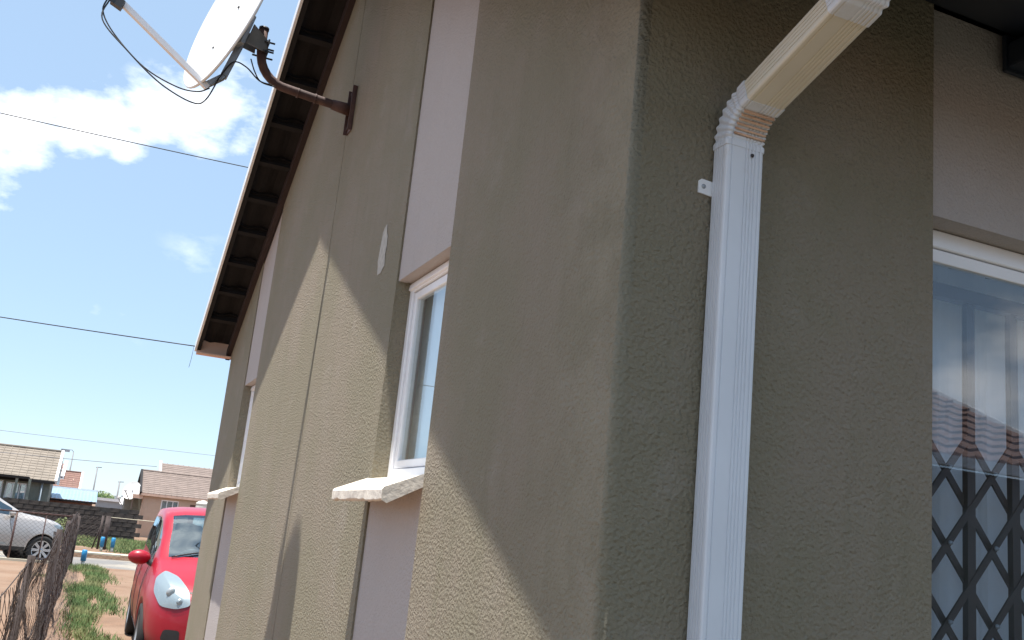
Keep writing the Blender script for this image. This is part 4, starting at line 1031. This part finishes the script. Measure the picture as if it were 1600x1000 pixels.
for px in (41, 20): x = at(px, 780, Yg-1.5).x; part(MB().box((x-.05, Yg-1.55, gz(Yg)), (x+.05, Yg-1.45, at(38, 744, Yg-1.6).z-.1)), 'porch_post', 'greyplaster', gh)
# reddish house further back
Yb = 64; a = at(92, 760, Yb); b = at(125, 760, Yb)
far_house('neighbour_house', 'small house with pale red tiled roof behind the blue tin shack', a.x-5.5, b.x-.2, Yb, gz(Yb), at(110, 765, Yb-.3).z, at(125, 739, Yb+2.6).z, 2.8, 'tanplaster', 'tile_red', (True, True), courses=9)
p1 = at(104, 724, Yb+3); p2_ = at(95, 724, Yb+3)
# raised roof section
tt = MB(); roof_slab(tt, a.x-5.5, at(99, 740, Yb+1).x, Yb+1.2, at(96, 745, Yb+1.2).z, Yb+4.6, at(96, 724, Yb+4.6).z, 6)
t = thing('roof_section', 'upper red tiled roof section with a white end wall rising behind the small red roofed house', 'roof', (a.x-2, Yb+3, 0))
part(tt, 'tile_slope', 'tile_red', t); xx = at(101, 740, Yb+1.2).x
part(MB().prism([(Yb+1.2, gz(Yb)), (Yb+7.6, gz(Yb)), (Yb+4.7, at(101, 722, Yb+4.6).z+.1), (Yb+1.2, at(101, 744, Yb+1.2).z)], 0, xx-.18, xx), 'end_wall', 'white_paint', t)
# tin shack with brick wall below
Ys = 52; s0 = at(78, 775, Ys).x; s1 = at(150, 775, Ys).x; zt_ = at(120, 766, Ys+2.4).z; ze_ = at(120, 782, Ys-.2).z
sh = thing('shack', 'low brick shack with pale blue corrugated tin roof behind the dark block wall', 'shack', ((s0+s1)/2, Ys, gz(Ys)))
part(MB().box((s0, Ys, gz(Ys)-.3), (s1-.1, Ys+2.5, ze_-.02)), 'wall', 'brick_red', sh)
tn = MB(); kx = int((s1-s0+.3)/.08); v = []; f = []
for i in range(kx+1):
    x = s0-.15+i*.08; o_ = .02 if i % 2 else 0; v += [(x, Ys-.3, ze_+o_), (x, Ys+2.6, zt_+o_)]
for i in range(kx): f.append((2*i, 2*i+2, 2*i+3, 2*i+1))
part(tn.add(v, f), 'tin_roof', 'tin', sh)
part(MB().box((s0-.15, Ys+2.58, zt_-.02), (s1+.1, Ys+2.62, zt_+.1)), 'flashing', 'white_paint', sh)
part(MB().box((s0-.15, Ys-.31, ze_-.09), (s1+.05, Ys-.295, ze_+.0)), 'fascia_board', 'batten', sh)
# further white roofed sheds
Yq = 66; q0 = at(151, 785, Yq).x; q1 = at(214, 785, Yq).x
q = thing('shed', 'long low pale grey shed with bright white roof edge beyond the block wall', 'shed', ((q0+q1)/2, Yq, gz(Yq)))
part(MB().box((q0, Yq, gz(Yq)-.5), (q1, Yq+4, at(180, 784, Yq).z)), 'wall', 'tin_pale', q)
part(MB().box((q0-.1, Yq-.15, at(180, 784, Yq).z), (q1+.1, Yq+4.1, at(180, 781, Yq).z+.05)), 'roof', 'white_paint', q)
for i in range(5): x = q0+(q1-q0)*(i+.6)/5.6; part(MB().box((x-.25, Yq-.02, .3), (x+.25, Yq-.003, .95)), 'window', 'galv', q)
# dark block wall, block by block
bwt = thing('block_wall', 'dark weathered concrete block wall across the grass behind the street fence', 'wall', (0, 46, 0))
bmesh_ = []
for v_i in range(3):
    mb = MB().box((-.19, -.07, -.085), (.19, .07, .085)); bmesh_.append(mb.mesh('block', 'block_dark'))
X0, X1 = at(76, 800, 46).x, at(216, 800, 46).x; ztop_ = at(150, 792, 46).z; z0_ = gz(46); rows_ = int((ztop_-z0_)/.19)+1; nb_ = 0
part(MB().box((X0-4, 46.02, z0_-.2), (X1, 46.10, z0_+rows_*.19-.02)), 'mortar_bed', 'mortar', bwt)
for r_ in range(rows_):
    x = X0-1.6+(.2 if r_ % 2 else 0)
    while x < X1-.1:
        if not (r_ == rows_-1 and (x > at(150, 800, 46).x and random.random() < .3)):
            o = bpy.data.objects.new('block', random.choice(bmesh_)); col.objects.link(o); o.parent = bwt
            o.location = Vector((x+.2, 46+random.uniform(-.012, .006), z0_+.095+r_*.19))-Vector((0, 46, 0)); o.rotation_euler = (0, random.uniform(-.01, .01), random.uniform(-.02, .02)); nb_ += 1
        x += .395
# tan house, right
Yt = 57; tl = at(222, 790, Yt).x; te = at(280, 776, Yt-.3).z; tr = at(250, 738, Yt+2.5).z; tr2 = at(290, 730, Yt+3.4).z
th_, _ = far_house('neighbour_house', 'tan plastered house with pinkish tiled roof behind the red car', tl, tl+9, Yt, gz(Yt), te, tr, 2.8, 'tanplaster', 'tile_pink', (True, True), courses=12, vm='tile_nib',
    windows=((at(251, 790, Yt).x, at(279, 790, Yt).x, at(265, 802, Yt).z-.35, at(265, 782, Yt).z),), doors=((at(297, 790, Yt).x, at(310, 790, Yt).x, gz(Yt), at(303, 789, Yt).z),))
up_ = MB(); ux = at(253, 735, Yt+2.9).x
roof_slab(up_, ux, tl+9.1, Yt+2.0, tr-.25, Yt+4.4, tr2+.12, 8); rolls(up_, ux, tl+9.1, Yt+2.0, tr-.25, Yt+4.4, tr2+.12)
part(up_, 'upper_roof', 'tile_pink', th_)
part(MB().prism([(Yt+2.3, tr-.3), (Yt+4.5, tr-.3), (Yt+4.5, tr2+.25), (Yt+4.2, tr2+.25)], 0, ux-.12, ux), 'upper_gable', 'white_paint', th_)
part(MB().box((tl-.55, Yt-.1, te-.30), (tl-.02, Yt+.9, te-.1)), 'side_lintel', 'peach', th_)
part(MB().prism([(tl-.001, te-.3), (tl-.001, gz(Yt)), (tl-.16, gz(Yt))], 1, Yt-.05, Yt+.16), 'buttress', 'tanplaster', th_)
wt = thing('water_tank', 'pale grey ribbed tank against the tan house wall above the red car', 'water tank', (at(316, 790, Yt-1).x, Yt-1, gz(Yt)))
tx = at(317, 790, Yt-1).x; zt_ = at(317, 783, Yt-1).z
part(MB().lathe([(.0001, zt_), (.2, zt_-.01), (.36, zt_-.10), (.37, zt_-.2), (.355, zt_-.22), (.37, zt_-.3), (.37, zt_-.5), (.355, zt_-.52), (.37, zt_-.54), (.37, gz(Yt))], 24, Matrix.Translation((tx, Yt-1, 0))), 'tank_body', 'white_base', wt)
part(MB().lathe([(.0001, zt_+.04), (.11, zt_+.035), (.12, zt_-.01)], 16, Matrix.Translation((tx, Yt-1, 0))), 'tank_lid', 'white_base', wt)
# dark side building and its dish left of the tan house
def small_dish(name, label, c, rad, dirv, mastz):
    t = thing(name, label, 'satellite dish', tuple(c)); n_ = Vector(dirv).normalized(); r0 = n_.cross(Vector((0, 0, 1))).normalized(); u0 = r0.cross(n_); v = []; f = []
    for i in range(6):
        q_ = i/5
        for k in range(20): a_ = 2*math.pi*k/20; v.append(Vector(c)+(r0*math.cos(a_)+u0*math.sin(a_))*rad*q_+n_*(.2*rad*q_*q_-.2*rad))
    for i in range(5):
        for k in range(20): a_ = i*20+k; b_ = i*20+(k+1) % 20; f.append((a_, b_, b_+20, a_+20))
    mb = MB().add(v, f, True); sm_ = part(mb, 'dish', 'dish_white', t)
    part(MB().tube([Vector(c)-n_*.1*rad, Vector(c)-n_*rad*.5, Vector(c)-n_*rad*.5-Vector((0, 0, mastz))], .04, 8), 'mast', 'pole', t)
    part(MB().tube([Vector(c)-u0*rad*.95, Vector(c)+n_*rad*1.1-u0*rad*.5], .03, 6), 'feed_arm', 'pole', t)
    part(MB().tube([Vector(c)+n_*rad*1.1-u0*rad*.5, Vector(c)+n_*rad*.9-u0*rad*.4], .07, 8), 'lnb', 'dish_white', t)
small_dish('satellite_dish', 'white satellite dish at the gable of the tan house', at(206, 766, Yt+.5), .52, (-.55, -.8, .35), .9)
small_dish('satellite_dish', 'tiny tilted white dish over the white shed roofs', at(196, 779, 63), .42, (-.8, -.5, .5), .8)
sb = thing('outbuilding', 'small dark grey outbuilding against the left side of the tan house', 'building', (tl-.9, Yt+2, gz(Yt)))
part(MB().box((tl-.85, Yt+1.2, gz(Yt)-.2), (tl-.002, Yt+3.5, te-.32)), 'wall', 'greyplaster', sb)
part(MB().box((tl-1.0, Yt+1.0, te-.32), (tl-.21, Yt+3.7, te-.24)), 'roof', 'tin_pale', sb)
# poles
def pole(name, label, cat, p0, p1, Y, r, lampx=0, aer=False):
    a, b = at(*p0, Y), at(*p1, Y); b = Vector((a.x+(b.x-a.x)*.3, Y, b.z)); a.z = min(a.z, .0)
    a = Vector((b.x, Y, gz(Y)))
    t = thing(name, label, cat, (a.x, Y, gz(Y))); part(MB().tube([a, b], [r*1.3, r], 8), 'pole', 'pole', t)
    if lampx:
        part(MB().tube([b, b+Vector((lampx*.25, 0, .15)), b+Vector((lampx*.9, 0, .12))], r*.6, 6), 'arm', 'pole', t)
        part(MB().obox(b+Vector((lampx*1.2, 0, .05)), (.32, 0, 0), (0, .12, 0), (0, 0, .10)), 'lamp_head', 'galv', t)
    else: part(MB().bar(b+Vector((-.1, 0, -.06)), b+Vector((.28, 0, -.03)), .05, .05), 'crossarm', 'pole', t)
pole('street_lamp', 'slim street lamp standing above the red roofed house', 'street lamp', (110, 736), (113, 706), 85, .045, lampx=-.5)
pole('utility_pole', 'thin grey pole behind the right end of the blue tin roof', 'utility pole', (146, 766), (152, 729), 75, .045)
pole('utility_pole', 'thin grey pole above the white shed left of the tan house', 'utility pole', (181, 784), (188, 752), 75, .05)
pole('utility_pole', 'tiny short pole between the two taller poles on the skyline', 'utility pole', (175, 784), (176, 774), 90, .04)
# dark bush on the skyline and small weeds at the wall foot
def bush(name, label, c, rx, rz_, n, m='grass'):
    t = thing(name, label, 'bush', tuple(c)); v = []; f = []
    for i in range(n):
        a_ = random.uniform(0, 6.28); b_ = math.acos(random.uniform(-.2, 1)); rr = random.uniform(.6, 1.05)
        p_ = Vector(c)+Vector((rx*rr*math.sin(b_)*math.cos(a_), rx*rr*math.sin(b_)*math.sin(a_), rz_*rr*math.cos(b_))); s_ = random.uniform(.04, .1)*rx
        u_ = Vector((random.gauss(0, 1), random.gauss(0, 1), random.gauss(0, 1))).normalized(); w_ = u_.orthogonal().normalized()
        o_ = len(v); v += [p_-u_*s_, p_+w_*s_*.6, p_+u_*s_, p_-w_*s_*.6]; f.append((o_, o_+1, o_+2, o_+3))
    part(MB().add(v, f), 'foliage', m, t, kind='stuff'); part(MB().tube([Vector(c)-Vector((0, 0, rz_*1.2+.3)), Vector(c)], rx*.06, 6), 'stem', 'pole', t)
bush('shrub', 'low dark shrub on the skyline right of the blue tin roof', at(157, 781, 70), .9, .55, 900)
bush('shrub', 'green shrub at the foot of the block wall behind the car bonnet', at(97, 829, 44), .55, .5, 900)

# ------------------------------------------------------------------ house across the yard (mirrored in the door glass)
nh = thing('opposite_house', 'terracotta tiled house behind the viewer, mirrored in the sliding door glass', 'house', (6, -7, 0))
zg, yg = 2.93, -5.0
part(MB().box((1.5, -12, 0), (10.4, -5.45, 2.85)), 'wall', 'greyplaster', nh)
ro = MB(); nco = 13; sl_ = .5; yrd = -8.8
for i in range(nco):
    t0, t1 = i/nco, (i+1)/nco; ya, yb_ = yg+(yrd-yg)*t0, yg+(yrd-yg)*t1; za, zb_ = zg+(yg-ya)*sl_, zg+(yg-yb_)*sl_
    v = []; f = []; kx = 104
    for j in range(kx+1):
        x = 1.3+j*(10.62-1.3)/kx; ww = .018*math.cos(j*math.pi/2); v += [(x, ya, za+.035+ww), (x, yb_, zb_+ww), (x, ya, za-.02)]
    for j in range(kx): a_ = 3*j; f += [(a_, a_+1, a_+4, a_+3), (a_, a_+3, a_+5, a_+2)]
    ro.add(v, f)
ro.add([(1.3, yrd, zg+(yg-yrd)*sl_), (10.62, yrd, zg+(yg-yrd)*sl_), (10.62, yrd*2-yg, zg), (1.3, yrd*2-yg, zg)], [(0, 1, 2, 3), (3, 2, 1, 0)][:1])
part(ro, 'roof', 'tile_terracotta', nh)
part(MB().box((1.3, yg+.0, zg-.13), (10.62, yg+.10, zg-.01)), 'gutter', 'white_paint', nh)
part(MB().bar((10.64, yg, zg+.04), (10.64, yrd, zg+(yg-yrd)*sl_+.04), .04, .08), 'verge_board', 'white_paint', nh)
part(MB().bar((1.28, yg, zg+.04), (1.28, yrd, zg+(yg-yrd)*sl_+.04), .04, .08), 'verge_board', 'white_paint', nh)
ow = part(MB().box((5, -5.46, .9), (6.5, -5.40, 2.1)), 'window', 'white_frame', nh); part(MB().box((5.08, -5.40, .98), (6.42, -5.393, 2.02)), 'pane', 'car_glass', ow)
od = part(MB().box((3, -5.46, .02), (3.85, -5.41, 2.1)), 'door', 'door_wood', nh)
